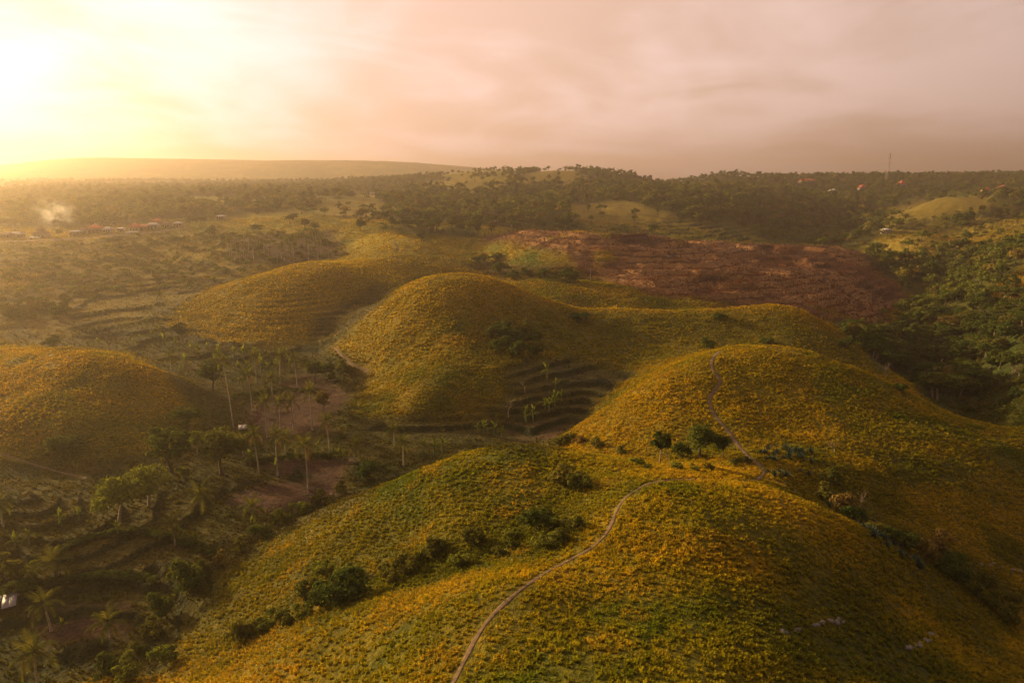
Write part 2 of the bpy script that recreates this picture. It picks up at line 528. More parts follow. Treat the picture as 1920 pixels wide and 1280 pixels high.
A_ = mixc(A_, Z_SOIL, (0.068, 0.038, 0.024))
A_ = mixc(A_, zone([(130, 1060), (160, 1020), (300, 1010), (370, 1040), (330, 1080), (200, 1085)], 60, 140) * 0.9, (0.085, 0.075, 0.024))
A_ = mixc(A_, np.clip(zone([(150, 590), (330, 575), (320, 605), (140, 615)], 230, 300) + zone([(250, 560), (420, 540), (400, 560), (160, 580)], 240, 350), 0, 1) * 0.9, (0.105, 0.10, 0.022))
Z_SLOPE = (1 - Z_HILL3) * zone([(-80, 465), (120, 452), (350, 438), (640, 436), (655, 470), (640, 486), (520, 502), (400, 540), (320, 590), (200, 600), (100, 640), (-80, 660)], 225, 480, 4)
A_ = mixc(A_, Z_HILL3 * 0.8, (0.230, 0.190, 0.019))
A_ = mixc(A_, Z_TER_CREASE * 0.85, (0.095, 0.082, 0.024))
A_ = mixc(A_, Z_TER_BOWL * 0.6, (0.075, 0.066, 0.022))
A_ = mixc(A_, Z_SLOPE * 0.75, (0.165, 0.128, 0.020))
A_ = mixc(A_, Z_SLOPE * sstep(0.48, 0.62, n_mid) * 0.7, (0.060, 0.058, 0.017))
Z_PLANT = (1 - Z_HILL3) * zone([(420, 452), (500, 440), (620, 436), (640, 480), (560, 492), (440, 495)], 345, 470, 3)
A_ = mixc(A_, Z_PLANT * 0.85, (0.070, 0.045, 0.024))
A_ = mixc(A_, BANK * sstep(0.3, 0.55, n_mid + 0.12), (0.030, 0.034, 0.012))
Z_BURN = np.clip(zone([(880, 452), (1000, 425), (1200, 430), (1340, 445), (1600, 455), (1640, 480), (1720, 560), (1660, 590), (1690, 645), (1640, 625), (1560, 575),
                (1340, 590), (1280, 562), (1150, 532), (1080, 515), (1070, 475), (1010, 462), (930, 455)], 296, 475), 0, 1)
Z_BURN = np.clip(np.maximum(Z_BURN, zone([(1330, 580), (1500, 560), (1690, 640), (1600, 625), (1540, 600)], 270, 330)), 0, 1)
Z_BURN *= sstep(0.22, 0.34, fbm(GX, GY, 16, 4, 77) * 0.6 + n_big * 0.4)
burn_c = mixc(np.ones_like(A_) * np.array((0.125, 0.052, 0.023)), sstep(0.40, 0.56, 0.5 * n_mid + 0.5 * n_sm), (0.058, 0.028, 0.018))
strk = fbm(GX * 0.05 + GY * 0.03, GZ * 0.9, 1.0, 3, 61)                     # pale ash lines that follow the contours
burn_c = mixc(burn_c, sstep(0.54, 0.66, strk) * 0.45, (0.22, 0.115, 0.05))
burn_c = mixc(burn_c, sstep(0.52, 0.36, strk) * 0.5, (0.045, 0.022, 0.018))
burn_c = mixc(burn_c, np.clip(TB * 1.2, 0, 1) * sstep(0.40, 0.56, fbm(GX, GY, 35, 3, 63)) * 0.75, (0.30, 0.17, 0.075))
A_ = A_ * (1 - Z_BURN[..., None]) + burn_c * Z_BURN[..., None]

# woods: polygons of the ground that carries trees
WOOD = [([(620, 405), (700, 375), (800, 350), (960, 345), (1000, 350), (1230, 340), (1400, 330), (1600, 328), (1660, 340), (1600, 395), (1600, 455), (1440, 455), (1400, 425),
          (1250, 405), (1150, 380), (1060, 395), (1100, 430), (980, 430), (900, 420), (760, 415)], 400, 1300),
        ([(1280, 318), (1920, 310), (1920, 385), (1800, 362), (1700, 372), (1620, 400), (1400, 380)], 500, 1200),
        ([(1600, 395), (1660, 420), (1640, 455), (1600, 470), (1540, 460), (1500, 430)], 420, 800),
        ([(1610, 480), (1700, 490), (1800, 470), (1920, 460), (1920, 505), (1840, 545), (1920, 580), (1920, 690), (1840, 720), (1780, 775), (1720, 735), (1680, 650),
          (1690, 600), (1720, 555)], 190, 470),
        ([(745, 424), (900, 430), (890, 446), (760, 440)], 415, 540),
        ([(0, 345), (300, 380), (420, 385), (520, 370), (620, 380), (480, 400), (400, 408), (240, 420), (90, 430), (0, 425)], 440, 900),
        ([(0, 352), (600, 345), (800, 330), (900, 340), (640, 368), (300, 375)], 700, 1400),
        ([(960, 318), (1240, 322), (1270, 345), (1000, 350)], 700, 1200),
        ([(1560, 600), (1700, 640), (1760, 730), (1640, 690)], 190, 300)]
Z_WOOD = np.zeros(GX.shape)
for poly, lo, hi in WOOD:
    Z_WOOD = np.maximum(Z_WOOD, zone(poly, lo, hi, 2))
OPEN = np.zeros(GX.shape)
for poly, lo, hi in (([(780, 352), (830, 334), (880, 330), (960, 345), (880, 366)], 600, 1000), ([(960, 338), (1020, 318), (1070, 320), (1110, 334), (1060, 348)], 700, 1100),
                     ([(600, 385), (690, 368), (760, 395), (700, 405), (620, 405)], 450, 800), ([(1060, 385), (1180, 378), (1270, 405), (1120, 425)], 450, 750),
                     ([(1650, 410), (1700, 380), (1780, 358), (1870, 370), (1840, 395), (1740, 405)], 500, 800), ([(1610, 470), (1680, 440), (1800, 442), (1850, 465), (1700, 480)], 440, 560)):
    OPEN = np.maximum(OPEN, zone(poly, lo, hi, 2))
Z_WOOD = Z_WOOD * (1 - OPEN)
A_ = mixc(A_, Z_WOOD * 0.85, (0.045, 0.052, 0.014))
# patchy far country: scrub among dry grass
farp = (1 - OPEN) * sstep(430, 700, GY) * sstep(0.46, 0.56, fbm(GX, GY, 60, 4, 91))
A_ = mixc(A_, farp * 0.7, (0.095, 0.092, 0.019))
A_ = mixc(A_, OPEN * 0.9, (0.20, 0.155, 0.028))
for poly, lo, hi, k_, st, c_ in (
        ([(960, 565), (1060, 582), (1340, 590), (1450, 582), (1560, 618), (1640, 680), (1540, 672), (1340, 652), (1220, 705), (1080, 665), (1000, 650)], 190, 262, 8, 0.75, (0.098, 0.108, 0.019)),  # green ridge; shade of its right-facing side is painted into the tone
        ([(880, 560), (1000, 555), (1010, 670), (910, 745), (800, 750), (870, 650)], 160, 262, 10, 0.5, (0.105, 0.110, 0.020)),  # right side of the central hill, greener, with shade deepened in the colour
        ([(950, 530), (1340, 582), (1180, 580), (1000, 565)], 272, 322, 4, 0.8, (0.115, 0.135, 0.021)),
        ([(640, 640), (700, 590), (800, 515), (900, 515), (840, 600), (780, 690), (700, 690)], 180, 270, 8, 0.7, (0.245, 0.205, 0.02)),
        ([(560, 495), (640, 485), (680, 430), (760, 435), (800, 460), (680, 515)], 310, 450, 6, 0.75, (0.27, 0.225, 0.022)),  # long hill's crest, brightened in colour to look sunlit
        ([(1100, 800), (1330, 655), (1500, 660), (1560, 720), (1350, 830), (1150, 850)], 115, 176, 10, 0.55, (0.245, 0.200, 0.02)),
        ([(1080, 870), (1200, 880), (1140, 960), (1000, 900), (1000, 850)], 75, 102, 8, 0.6, (0.13, 0.15, 0.02)),
        ([(860, 478), (960, 493), (1080, 500), (1110, 525), (940, 532), (895, 512)], 325, 385, 3, 0.85, (0.075, 0.058, 0.022)),
        ([(1770, 800), (1840, 700), (1880, 610), (1990, 600), (1990, 840), (1830, 805)], 150, 330, 4, 0.92, (0.038, 0.052, 0.011)),  # grass slope by the ravine, its shadow put into the dark green
        ([(400, 1090), (520, 1020), (650, 950), (740, 950), (800, 1060), (620, 1110), (450, 1240), (330, 1260)], 60, 112, 10, 0.75, (0.105, 0.105, 0.017)),
        ([(540, 1180), (700, 1060), (900, 1000), (990, 945), (1110, 960), (1120, 1010), (950, 1060), (760, 1115), (600, 1180)], 60, 90, 6, 0.75, (0.062, 0.078, 0.014)),
        ([(1180, 940), (1400, 930), (1420, 1000), (1250, 1010)], 62, 90, 8, 0.45, (0.14, 0.15, 0.02))):
    A_ = mixc(A_, zone(poly, lo, hi, k_) * st, c_)
Z_SHADY = zone([(1400, 905), (1480, 960), (1420, 1060), (1380, 1180), (1330, 1300), (1960, 1300), (1960, 840), (1700, 840), (1500, 870)], 40, 130, 12)  # right slopes: greener growth, also darkened in colour to deepen their shade
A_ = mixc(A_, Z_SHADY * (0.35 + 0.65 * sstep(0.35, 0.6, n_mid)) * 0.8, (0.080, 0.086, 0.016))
A_ *= (0.80 + 0.40 * n_sm)[..., None]

# ------------------------------------------------------------------ mesh helpers
def mesh_from(name, verts, faces, uvs=None, smooth=False):
    me = bpy.data.meshes.new(name)
    verts = np.asarray(verts, np.float32)
    me.vertices.add(len(verts))
    me.vertices.foreach_set('co', verts.ravel())
    faces = [np.asarray(faces, np.int32)] if isinstance(faces, np.ndarray) else faces
    tot_, loops = [], []
    for f in faces:
        f = np.asarray(f, np.int32)
        if f.ndim == 1:
            f = f[None]
        tot_.append(np.full(len(f), f.shape[1], np.int32))
        loops.append(f.ravel())
    tot_, loops = np.concatenate(tot_), np.concatenate(loops)
    me.loops.add(len(loops))
    me.loops.foreach_set('vertex_index', loops)
    me.polygons.add(len(tot_))
    me.polygons.foreach_set('loop_start', np.concatenate([[0], np.cumsum(tot_)[:-1]]).astype(np.int32))
    me.polygons.foreach_set('loop_total', tot_)
    if smooth:
        me.polygons.foreach_set('use_smooth', np.ones(len(tot_), bool))
    me.update(calc_edges=True)
    me.validate()
    return me


def link(name, me, mat=None, parent=None):
    o = bpy.data.objects.new(name, me)
    COL.objects.link(o)
    if mat is not None and me is not None and not me.materials:
        me.materials.append(mat)
    if parent is not None:
        o.parent = parent
    return o


def tag(o, label=None, cat=None, group=None, kind=None):
    if label:
        o['label'] = label
    if cat:
        o['category'] = cat
    if group:
        o['group'] = group
    if kind:
        o['kind'] = kind
    return o


# ------------------------------------------------------------------ terrain object
def terrain_mat():
    mt = bpy.data.materials.new('hill_ground')
    mt.use_nodes = True
    t = NT(mt.node_tree)
    o_ = t.n('ShaderNodeOutputMaterial')
    b = t.n('ShaderNodeBsdfPrincipled')
    b.inputs['Roughness'].default_value = 0.95
    b.inputs['Specular IOR Level'].default_value = 0.08
    t.l(b.outputs[0], o_.inputs[0])
    at = t.n('ShaderNodeVertexColor', layer_name='cover')
    ge = t.n('ShaderNodeNewGeometry')
    n1 = t.noise(ge.outputs['Position'], 1.6, 4, 0.65)
    n2 = t.noise(ge.outputs['Position'], 0.35, 4, 0.6)
    f1 = t.ramp(n1, 0.30, 0.70)
    f2 = t.ramp(n2, 0.30, 0.70)
    c = t.mix(f1, t.mix(1.0, at.outputs[0], (0.55, 0.60, 0.62), 'MULTIPLY'), t.mix(1.0, at.outputs[0], (1.45, 1.35, 1.2), 'MULTIPLY'))
    c = t.mix(f2, t.mix(1.0, c, (0.80, 0.85, 0.9), 'MULTIPLY'), t.mix(1.0, c, (1.18, 1.12, 1.0), 'MULTIPLY'))
    t.l(c, b.inputs['Base Color'])
    bp = t.n('ShaderNodeBump')
    bp.inputs['Strength'].default_value = 0.9
    bp.inputs['Distance'].default_value = 0.6
    hsum = t.math('ADD', n1, t.math('MULTIPLY', n2, 1.6))
    t.l(hsum, bp.inputs['Height'])
    t.l(bp.outputs[0], b.inputs['Normal'])
    return mt


# the bare ground between tussocks is duller than the grass that hides it
tm_ = np.clip(1 - Z_SOIL - Z_WOOD - Z_BURN, 0, 1) * sstep(420, 300, GY) * (1 - 0.6 * Z_VALLEY)
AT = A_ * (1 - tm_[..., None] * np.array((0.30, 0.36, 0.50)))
ii = np.arange(NTT * NA).reshape(NTT, NA)
quads = np.stack([ii[:-1, :-1], ii[:-1, 1:], ii[1:, 1:], ii[1:, :-1]], -1).reshape(-1, 4)
tme = mesh_from('terrain', np.stack([GX, GY, GZ], -1).reshape(-1, 3), quads, smooth=True)
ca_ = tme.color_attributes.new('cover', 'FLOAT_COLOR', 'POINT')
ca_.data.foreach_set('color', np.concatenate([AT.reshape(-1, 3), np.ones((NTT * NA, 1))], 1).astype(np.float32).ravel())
terrain = link('terrain', tme, terrain_mat())
tag(terrain, 'rolling grassy hills with terraced valley, burnt slope and wooded ravine', 'terrain', kind='structure')

# ------------------------------------------------------------------ haze: one closed box of even, pale air
hz = mesh_from('haze', [(x, y, z) for x in (-5200, 5200) for y in (-60, 5000) for z in (-60, 190)],
               [np.array([[0, 1, 3, 2], [4, 6, 7, 5], [0, 4, 5, 1], [2, 3, 7, 6], [0, 2, 6, 4], [1, 5, 7, 3]])])
hm = bpy.data.materials.new('haze_air')
hm.use_nodes = True
t = NT(hm.node_tree)
o_ = t.n('ShaderNodeOutputMaterial')
pv = t.n('ShaderNodeVolumePrincipled')
pv.inputs['Color'].default_value = (1.0, 0.81, 0.60, 1)
pv.inputs['Density'].default_value = 0.00040
pv.inputs['Anisotropy'].default_value = 0.82
t.l(pv.outputs[0], o_.inputs['Volume'])
haze = link('haze', hz, hm)
tag(haze, 'warm evening haze lying over the whole valley', 'haze', kind='stuff')

# ------------------------------------------------------------------ materials
def mat_plain(name, col, rough=0.85, var=0.25, scale=3.0, spec=0.2, metal=0.0):
    mt = bpy.data.materials.new(name)
    mt.use_nodes = True
    t = NT(mt.node_tree)
    o_ = t.n('ShaderNodeOutputMaterial')
    b = t.n('ShaderNodeBsdfPrincipled')
    b.inputs['Roughness'].default_value = rough
    b.inputs['Specular IOR Level'].default_value = spec
    b.inputs['Metallic'].default_value = metal
    t.l(b.outputs[0], o_.inputs[0])
    ge = t.n('ShaderNodeNewGeometry')
    nz = t.noise(ge.outputs['Position'], scale, 5, 0.6)
    c = t.mix(t.ramp(nz, 0.3, 0.7), tuple(v * (1 - var) for v in col), tuple(min(1, v * (1 + var)) for v in col))
    t.l(c, b.inputs['Base Color'])
    return mt


def mat_leaf(name, cols, transl=0.35, instancer=None):
    """leaf surface: diffuse + light passing through the blade; colour varies from plant to plant and within the plant"""
    mt = bpy.data.materials.new(name)
    mt.use_nodes = True
    t = NT(mt.node_tree)
    o_ = t.n('ShaderNodeOutputMaterial')
    oi = t.n('ShaderNodeObjectInfo')
    ge = t.n('ShaderNodeNewGeometry')
    nz = t.noise(ge.outputs['Position'], 0.9, 3, 0.6)
    rnd = oi.outputs['Random']
    if instancer:
        at = t.n('ShaderNodeAttribute', attribute_type='INSTANCER', attribute_name=instancer)
        c = t.mix(rnd, t.mix(1.0, at.outputs['Color'], (0.85, 0.90, 0.9), 'MULTIPLY'), t.mix(1.0, at.outputs['Color'], (1.20, 1.10, 0.9), 'MULTIPLY'))
    else:
        c = t.mix(rnd, cols[0], cols[1])
        if len(cols) > 2:
            c = t.mix(t.ramp(rnd, 0.78, 1.0), c, cols[2])
    c = t.mix(t.ramp(nz, 0.3, 0.7), t.mix(1.0, c, (0.72, 0.76, 0.8), 'MULTIPLY'), t.mix(1.0, c, (1.25, 1.2, 1.05), 'MULTIPLY'))
    d = t.n('ShaderNodeBsdfDiffuse')
    tr = t.n('ShaderNodeBsdfTranslucent')
    mx = t.n('ShaderNodeMixShader')
    mx.inputs[0].default_value = transl
    t.l(c, d.inputs[0])
    t.l(t.mix(1.0, c, (1.35, 1.2, 0.7), 'MULTIPLY'), tr.inputs[0])
    t.l(d.outputs[0], mx.inputs[1])
    t.l(tr.outputs[0], mx.inputs[2])
    t.l(mx.outputs[0], o_.inputs[0])
    return mt


M = dict(
    leaf=mat_leaf('tree_leaf', [(0.060, 0.084, 0.018), (0.110, 0.122, 0.024), (0.15, 0.115, 0.03)]),
    leaf_dark=mat_leaf('dark_leaf', [(0.048, 0.070, 0.017), (0.078, 0.096, 0.02)]),
    far_leaf=mat_leaf('far_leaf', [(0.095, 0.125, 0.026), (0.17, 0.18, 0.034), (0.22, 0.17, 0.045)], 0.4),
    leaf_light=mat_leaf('light_leaf', [(0.125, 0.15, 0.024), (0.17, 0.18, 0.026)]),
    scrub=mat_leaf('scrub_leaf', [(0.085, 0.095, 0.02), (0.14, 0.13, 0.026), (0.18, 0.12, 0.04)]),
    palm=mat_leaf('palm_leaf', [(0.075, 0.088, 0.018), (0.125, 0.118, 0.024)], 0.4),
    palm_dry=mat_leaf('palm_leaf_dry', [(0.13, 0.085, 0.025), (0.15, 0.10, 0.03)], 0.3),
    banana=mat_leaf('banana_leaf', [(0.085, 0.115, 0.02), (0.14, 0.155, 0.025)], 0.45),
    agave=mat_leaf('agave_leaf', [(0.038, 0.062, 0.046), (0.055, 0.080, 0.058)], 0.05),
    grass=mat_leaf('grass_blade', None, 0.45, 'cover'),
    bark=mat_plain('bark', (0.11, 0.085, 0.06), 0.9),
    bark_pale=mat_plain('pale_bark', (0.30, 0.23, 0.17), 0.9),
    palm_bark=mat_plain('palm_bark', (0.38, 0.31, 0.23), 0.9, 0.3, 4),
    twig=mat_plain('dry_twig', (0.20, 0.14, 0.095), 0.9),
    soil=mat_plain('path_soil', (0.135, 0.090, 0.052), 0.95, 0.3, 2.0, 0.1),
    road=mat_plain('road_gravel', (0.22, 0.17, 0.125), 0.95, 0.2, 0.6, 0.1),
    stone=mat_plain('limestone', (0.17, 0.15, 0.125), 0.9, 0.35, 2.5),
    wall=mat_plain('rendered_wall', (0.42, 0.36, 0.30), 0.9, 0.2, 0.8),
    wall_b=mat_plain('brown_wall', (0.22, 0.15, 0.11), 0.9, 0.2, 0.8),
    white=mat_plain('white_paint', (0.55, 0.52, 0.48), 0.7, 0.08, 0.8),
    red=mat_plain('red_tile', (0.36, 0.085, 0.04), 0.8, 0.25, 0.7),
    brown=mat_plain('brown_tile', (0.15, 0.085, 0.06), 0.8, 0.25, 0.7),
    grey=mat_plain('grey_roof', (0.30, 0.27, 0.24), 0.75, 0.2, 0.7),
    blue=mat_plain('blue_sheet', (0.30, 0.38, 0.46), 0.6, 0.1, 0.7),
    tin=mat_plain('tin_sheet', (0.22, 0.20, 0.19), 0.55, 0.2, 1.2, 0.4),
    wood=mat_plain('old_wood', (0.12, 0.085, 0.06), 0.9),
    glass=mat_plain('window_pane', (0.04, 0.045, 0.05), 0.15, 0.1, 1.0, 0.5),
    steel=mat_plain('galvanised_steel', (0.26, 0.25, 0.24), 0.5, 0.1, 1.0, 0.5, 0.3),
    tower_red=mat_plain('red_paint', (0.42, 0.10, 0.07), 0.6, 0.1, 1.0),
)


# ------------------------------------------------------------------ plant geometry
class Geo:
    def __init__(s):
        s.v, s.f, s.n = [], [], 0

    def add(s, v, f):
        v = np.asarray(v, float)
        s.v.append(v)
        s.f.append(np.asarray(f, int) + s.n)
        s.n += len(v)

    def mesh(s, name, smooth=False):
        by = {}
        for f in s.f:
            by.setdefault(f.shape[1], []).append(f)
        return mesh_from(name, np.concatenate(s.v), [np.concatenate(b) for b in by.values()], smooth=smooth)

    def tube(s, pts, rad, sides=7):
        pts = np.asarray(pts, float)
        n = len(pts)
        rings = []
        for i in range(n):
            d = pts[min(i + 1, n - 1)] - pts[max(i - 1, 0)]
            d = d / (np.linalg.norm(d) + 1e-9)
            ref = np.array((0, 0, 1.0)) if abs(d[2]) < 0.9 else np.array((1.0, 0, 0))
            a = np.cross(d, ref)
            a /= np.linalg.norm(a)
            b = np.cross(d, a)
            th = np.arange(sides) / sides * 2 * pi
            rings.append(pts[i] + rad[i] * (np.cos(th)[:, None] * a + np.sin(th)[:, None] * b))
        f = []
        for i in range(n - 1):
            for k in range(sides):
                k2 = (k + 1) % sides
                f.append((i * sides + k, i * sides + k2, (i + 1) * sides + k2, (i + 1) * sides + k))
        s.add(np.concatenate(rings), f)
        return s

    def box(s, x0, x1, y0, y1, z0, z1):
        v = [(x, y, z) for x in (x0, x1) for y in (y0, y1) for z in (z0, z1)]
        s.add(v, [[0, 1, 3, 2], [4, 6, 7, 5], [0, 4, 5, 1], [2, 3, 7, 6], [0, 2, 6, 4], [1, 5, 7, 3]])
        return s

    def bar(s, p, q, r):
        return s.tube([p, q], [r, r], 4)


def leaf_quads(rng, pos, nrm, size):
    """one leaf spray per point: a bent diamond of two triangles"""
    n = len(pos)
    nrm = nrm / (np.linalg.norm(nrm, axis=1, keepdims=True) + 1e-9)
    r = rng.normal(size=(n, 3))
    a = np.cross(nrm, r)
    a /= np.linalg.norm(a, axis=1, keepdims=True) + 1e-9
    b = np.cross(nrm, a)
    sz = (size * rng.uniform(0.6, 1.4, n))[:, None]
    v = np.stack([pos - a * sz * 0.62, pos + b * sz * 0.38 + nrm * sz * 0.12, pos + a * sz * 0.62, pos - b * sz * 0.38 + nrm * sz * 0.12], 1).reshape(-1, 3)
    return v, np.arange(n * 4).reshape(n, 4)


def crown_mesh(seed, R, Hc, z0, nclump, nleaf, lsize, shape='round'):
    """foliage: leaf sprays on the shells of many clumps that fill an uneven envelope"""
    rng = np.random.default_rng(seed)
    g = Geo()
    C = []
    while len(C) < nclump:
        p = rng.uniform(-1, 1, 3)
        r = np.linalg.norm(p)
        if r > 1 or r < 0.35:
            continue
        if shape == 'umbrella' and p[2] < -0.25:
            continue
        if shape == 'round' and p[2] < -0.75:
            continue
        C.append(p)
    C = np.array(C)
    C *= np.array((R, R, Hc / 2)) * 0.80
    C[:, 2] += z0 + Hc / 2
    C += rng.normal(scale=0.10 * R, size=C.shape)
    cr = R * rng.uniform(0.22, 0.46, nclump)
    flat = 0.42 if shape == 'umbrella' else 0.72
    per = max(4, nleaf // nclump)
    P_, N_ = [], []
    for c, rr in zip(C, cr):
        d = rng.normal(size=(per, 3))
        d /= np.linalg.norm(d, axis=1, keepdims=True)
        d[:, 2] = np.where(d[:, 2] < -0.35, -d[:, 2], d[:, 2])
        P_.append(c + d * rr * rng.uniform(0.55, 1.08, (per, 1)) * np.array((1, 1, flat)))
        N_.append(d + rng.normal(scale=0.55, size=d.shape) + np.array((0, 0, 0.25)))
    g.add(*leaf_quads(rng, np.concatenate(P_), np.concatenate(N_), lsize))
    return g.mesh('crown')


def trunk_mesh(seed, Ht, r0, z_fork, R, Hc, nlimb=6):
    rng = np.random.default_rng(seed)
    g = Geo()
    k = 6
    bx, by = rng.uniform(-0.12, 0.12, 2) * Ht
    pts = [(bx * (i / k) ** 2, by * (i / k) ** 2, -0.5 + (z_fork + 0.5) * i / k) for i in range(k + 1)]
    g.tube(pts, [r0 * (1.25 - 0.6 * i / k) for i in range(k + 1)], 7)
    top = np.array(pts[-1])
    for j in range(nlimb):
        th = j / nlimb * 2 * pi + rng.uniform(-0.4, 0.4)
        e = top + np.array((cos(th) * R * 0.6, sin(th) * R * 0.6, Hc * rng.uniform(0.35, 0.75)))
        mid = (top + e) / 2 + np.array((cos(th) * R * 0.12, sin(th) * R * 0.12, -0.05 * Hc))
        g.tube([top, mid, e], [r0 * 0.5, r0 * 0.32, r0 * 0.08], 5)
    return g.mesh('trunk', True)


def bare_meshes(seed, Ht, r0, spread=0.6, depth=4):
    rng = np.random.default_rng(seed)
    tr, br = Geo(), Geo()

    def grow(p, d, L, r, lev):
        d = d / np.linalg.norm(d)
        m_ = p + d * L * 0.5 + rng.normal(scale=0.06 * L, size=3)
        e = p + d * L
        (tr if lev == 0 else br).tube([p, m_, e], [r, r * 0.8, r * 0.58], 5 if lev < 2 else 3)
        if lev >= depth:
            return
        for _ in range(3 if lev < 3 else 2):
            nd = d + rng.normal(scale=spread, size=3) + np.array((0, 0, 0.12))
            grow(e, nd, L * rng.uniform(0.55, 0.8), r * 0.55, lev + 1)
    grow(np.array((0, 0, -0.3)), np.array((0.05, 0.03, 1.0)), Ht * 0.36, r0, 0)
    return tr.mesh('trunk', True), br.mesh('branches', True)


def frond_mesh(L, droop, nl=15, seed=0, wid=0.55):
    rng = np.random.default_rng(seed)
    g = Geo()
    S = np.linspace(0, 1, 9)
    pts = np.stack([L * (S - 0.18 * S ** 3 * droop), 0 * S, L * (0.18 * S - droop * 0.62 * S ** 2.4)], 1)
    g.tube(pts, [0.045 * (1 - 0.85 * s_) for s_ in S], 3)
    V, F = [], []
    for sgn in (-1, 1):
        for i in range(nl):
            s_ = 0.13 + 0.87 * i / (nl - 1)
            c = np.array([np.interp(s_, S, pts[:, k]) for k in range(3)])
            c2 = np.array([np.interp(min(1, s_ + 0.055), S, pts[:, k]) for k in range(3)])
            ln = wid * L / 2.6 * 1.15 * (sin(pi * min(1, 0.22 + 0.78 * s_)) ** 0.7 + 0.12) * rng.uniform(0.8, 1.15)
            tip = c2 + np.array((ln * 0.55, sgn * ln * 0.80, -ln * rng.uniform(0.25, 0.65)))
            k = len(V)
            V += [c, c2, tip]
            F.append((k, k + 1, k + 2))
    g.add(np.array(V), F)
    return g.mesh('frond')


def blade_leaf(L, Wd, bend, seed=0):
    rng = np.random.default_rng(seed)
    S = np.linspace(0, 1, 7)
    x = L * S * (1 - 0.18 * bend * S)
    z = L * (0.25 * S - bend * 0.6 * S ** 2.3)
    wv = Wd * np.array((0.05, 0.55, 0.95, 1.0, 0.9, 0.6, 0.05)) * rng.uniform(0.85, 1.1, 7)
    V, F = [], []
    for i in range(7):
        V += [(x[i], -wv[i] / 2, z[i] + wv[i] * 0.14), (x[i], 0, z[i]), (x[i], wv[i] / 2, z[i] + wv[i] * 0.14)]
    for i in range(6):
        for k in (0, 1):
            F.append((i * 3 + k, i * 3 + k + 1, i * 3 + k + 4, i * 3 + k + 3))
    g = Geo()
    g.add(V, F)
    return g.mesh('leaf')


# tree kinds: (crown meshes, trunk mesh)
KINDS = {}


def kind(name, seed, R, Hc, z0, ncl, nl, ls, shape, r0, leaf='leaf', bark='bark', fork=None):
    cm = crown_mesh(seed, R, Hc, z0, ncl, nl, ls, shape)
    tm = trunk_mesh(seed, z0 + Hc, r0, fork or z0 + Hc * 0.18, R, Hc)
    cm.materials.append(M[leaf])
    tm.materials.append(M[bark])
    KINDS[name] = (cm, tm, R, z0 + Hc)


kind('round_a', 1, 3.2, 5.2, 1.8, 22, 1500, 0.50, 'round', 0.22)
kind('round_b', 2, 3.6, 4.6, 2.2, 24, 1500, 0.50, 'round', 0.24)
kind('tall', 3, 2.6, 7.0, 2.2, 24, 1500, 0.48, 'round', 0.22)
kind('umbrella', 4, 4.6, 3.4, 3.6, 30, 1900, 0.50, 'umbrella', 0.26, 'leaf', 'bark_pale')
kind('umbrella_b', 5, 4.0, 3.0, 3.0, 26, 1600, 0.48, 'umbrella', 0.24, 'leaf_dark')
kind('dense_dark', 6, 2.3, 3.4, 1.9, 18, 1600, 0.34, 'round', 0.16, 'leaf_dark', 'bark_pale')
kind('light', 7, 3.6, 4.8, 2.4, 24, 1700, 0.42, 'round', 0.22, 'leaf_light', 'bark_pale')
kind('shrub_a', 8, 1.5, 1.9, 0.05, 12, 650, 0.26, 'full', 0.06, 'scrub', 'twig', 0.3)
kind('shrub_b', 9, 1.8, 1.6, 0.05, 14, 700, 0.28, 'full', 0.06, 'scrub', 'twig', 0.3)
kind('shrub_dark', 10, 1.7, 2.1, 0.1, 14, 800, 0.26, 'full', 0.06, 'leaf_dark', 'twig', 0.3)
kind('shrub_light', 14, 1.5, 1.9, 0.05, 12, 650, 0.26, 'full', 0.06, 'leaf_light', 'twig', 0.3)
# light-weight trees for the distant woods
LOW = []
for sd, R, Hc, z0, sh, lf in ((31, 3.4, 5.0, 2.0, 'round', 'far_leaf'), (32, 4.4, 3.6, 3.2, 'umbrella', 'far_leaf'), (33, 2.6, 6.4, 2.0, 'round', 'leaf'), (34, 3.8, 4.4, 1.8, 'round', 'far_leaf'), (35, 2.8, 3.2, 0.6, 'round', 'scrub')):
    c_ = crown_mesh(sd, R, Hc, z0, 14, 240, 0.95, sh)
    g_ = Geo()
    g_.v = [np.array([v.co[:] for v in c_.vertices])]
    g_.f = [np.array([p.vertices[:] for p in c_.polygons])]
    g_.n = len(g_.v[0])
    nv = g_.n
    g_.tube([(0, 0, -1), (0.1, 0, z0 + Hc * 0.5)], [0.28, 0.12], 4)
    me_ = g_.mesh('woodland_tree')
    me_.materials.append(M[lf])
    me_.materials.append(M['bark'])
    mi = np.zeros(len(me_.polygons), np.int32)
    mi[-4:] = 1
    me_.polygons.foreach_set('material_index', mi)
    LOW.append(me_)


def empty(name, loc, rz=0.0, sc=1.0):
    o = bpy.data.objects.new(name, None)
    o.empty_display_size = 0.5
    COL.objects.link(o)
    o.location = loc
    o.rotation_euler = (0, 0, rz)
    o.scale = (sc, sc, sc) if isinstance(sc, (int, float)) else sc
    return o


def plant(name, kd, loc, label, cat, group=None, sc=1.0, crown='crown', stem='trunk', mats=None):
    cm, tm, R, Ht = KINDS[kd]
    e = empty(name, loc, random.uniform(0, 6.28), sc)
    tag(e, label, cat, group)
    link(crown, cm, None, e)
    link(stem, tm, None, e)
    return e


def px_per_m(p):
    return FPX / max(1.0, p[1] * CP - (p[2] - CAMZ) * SP)


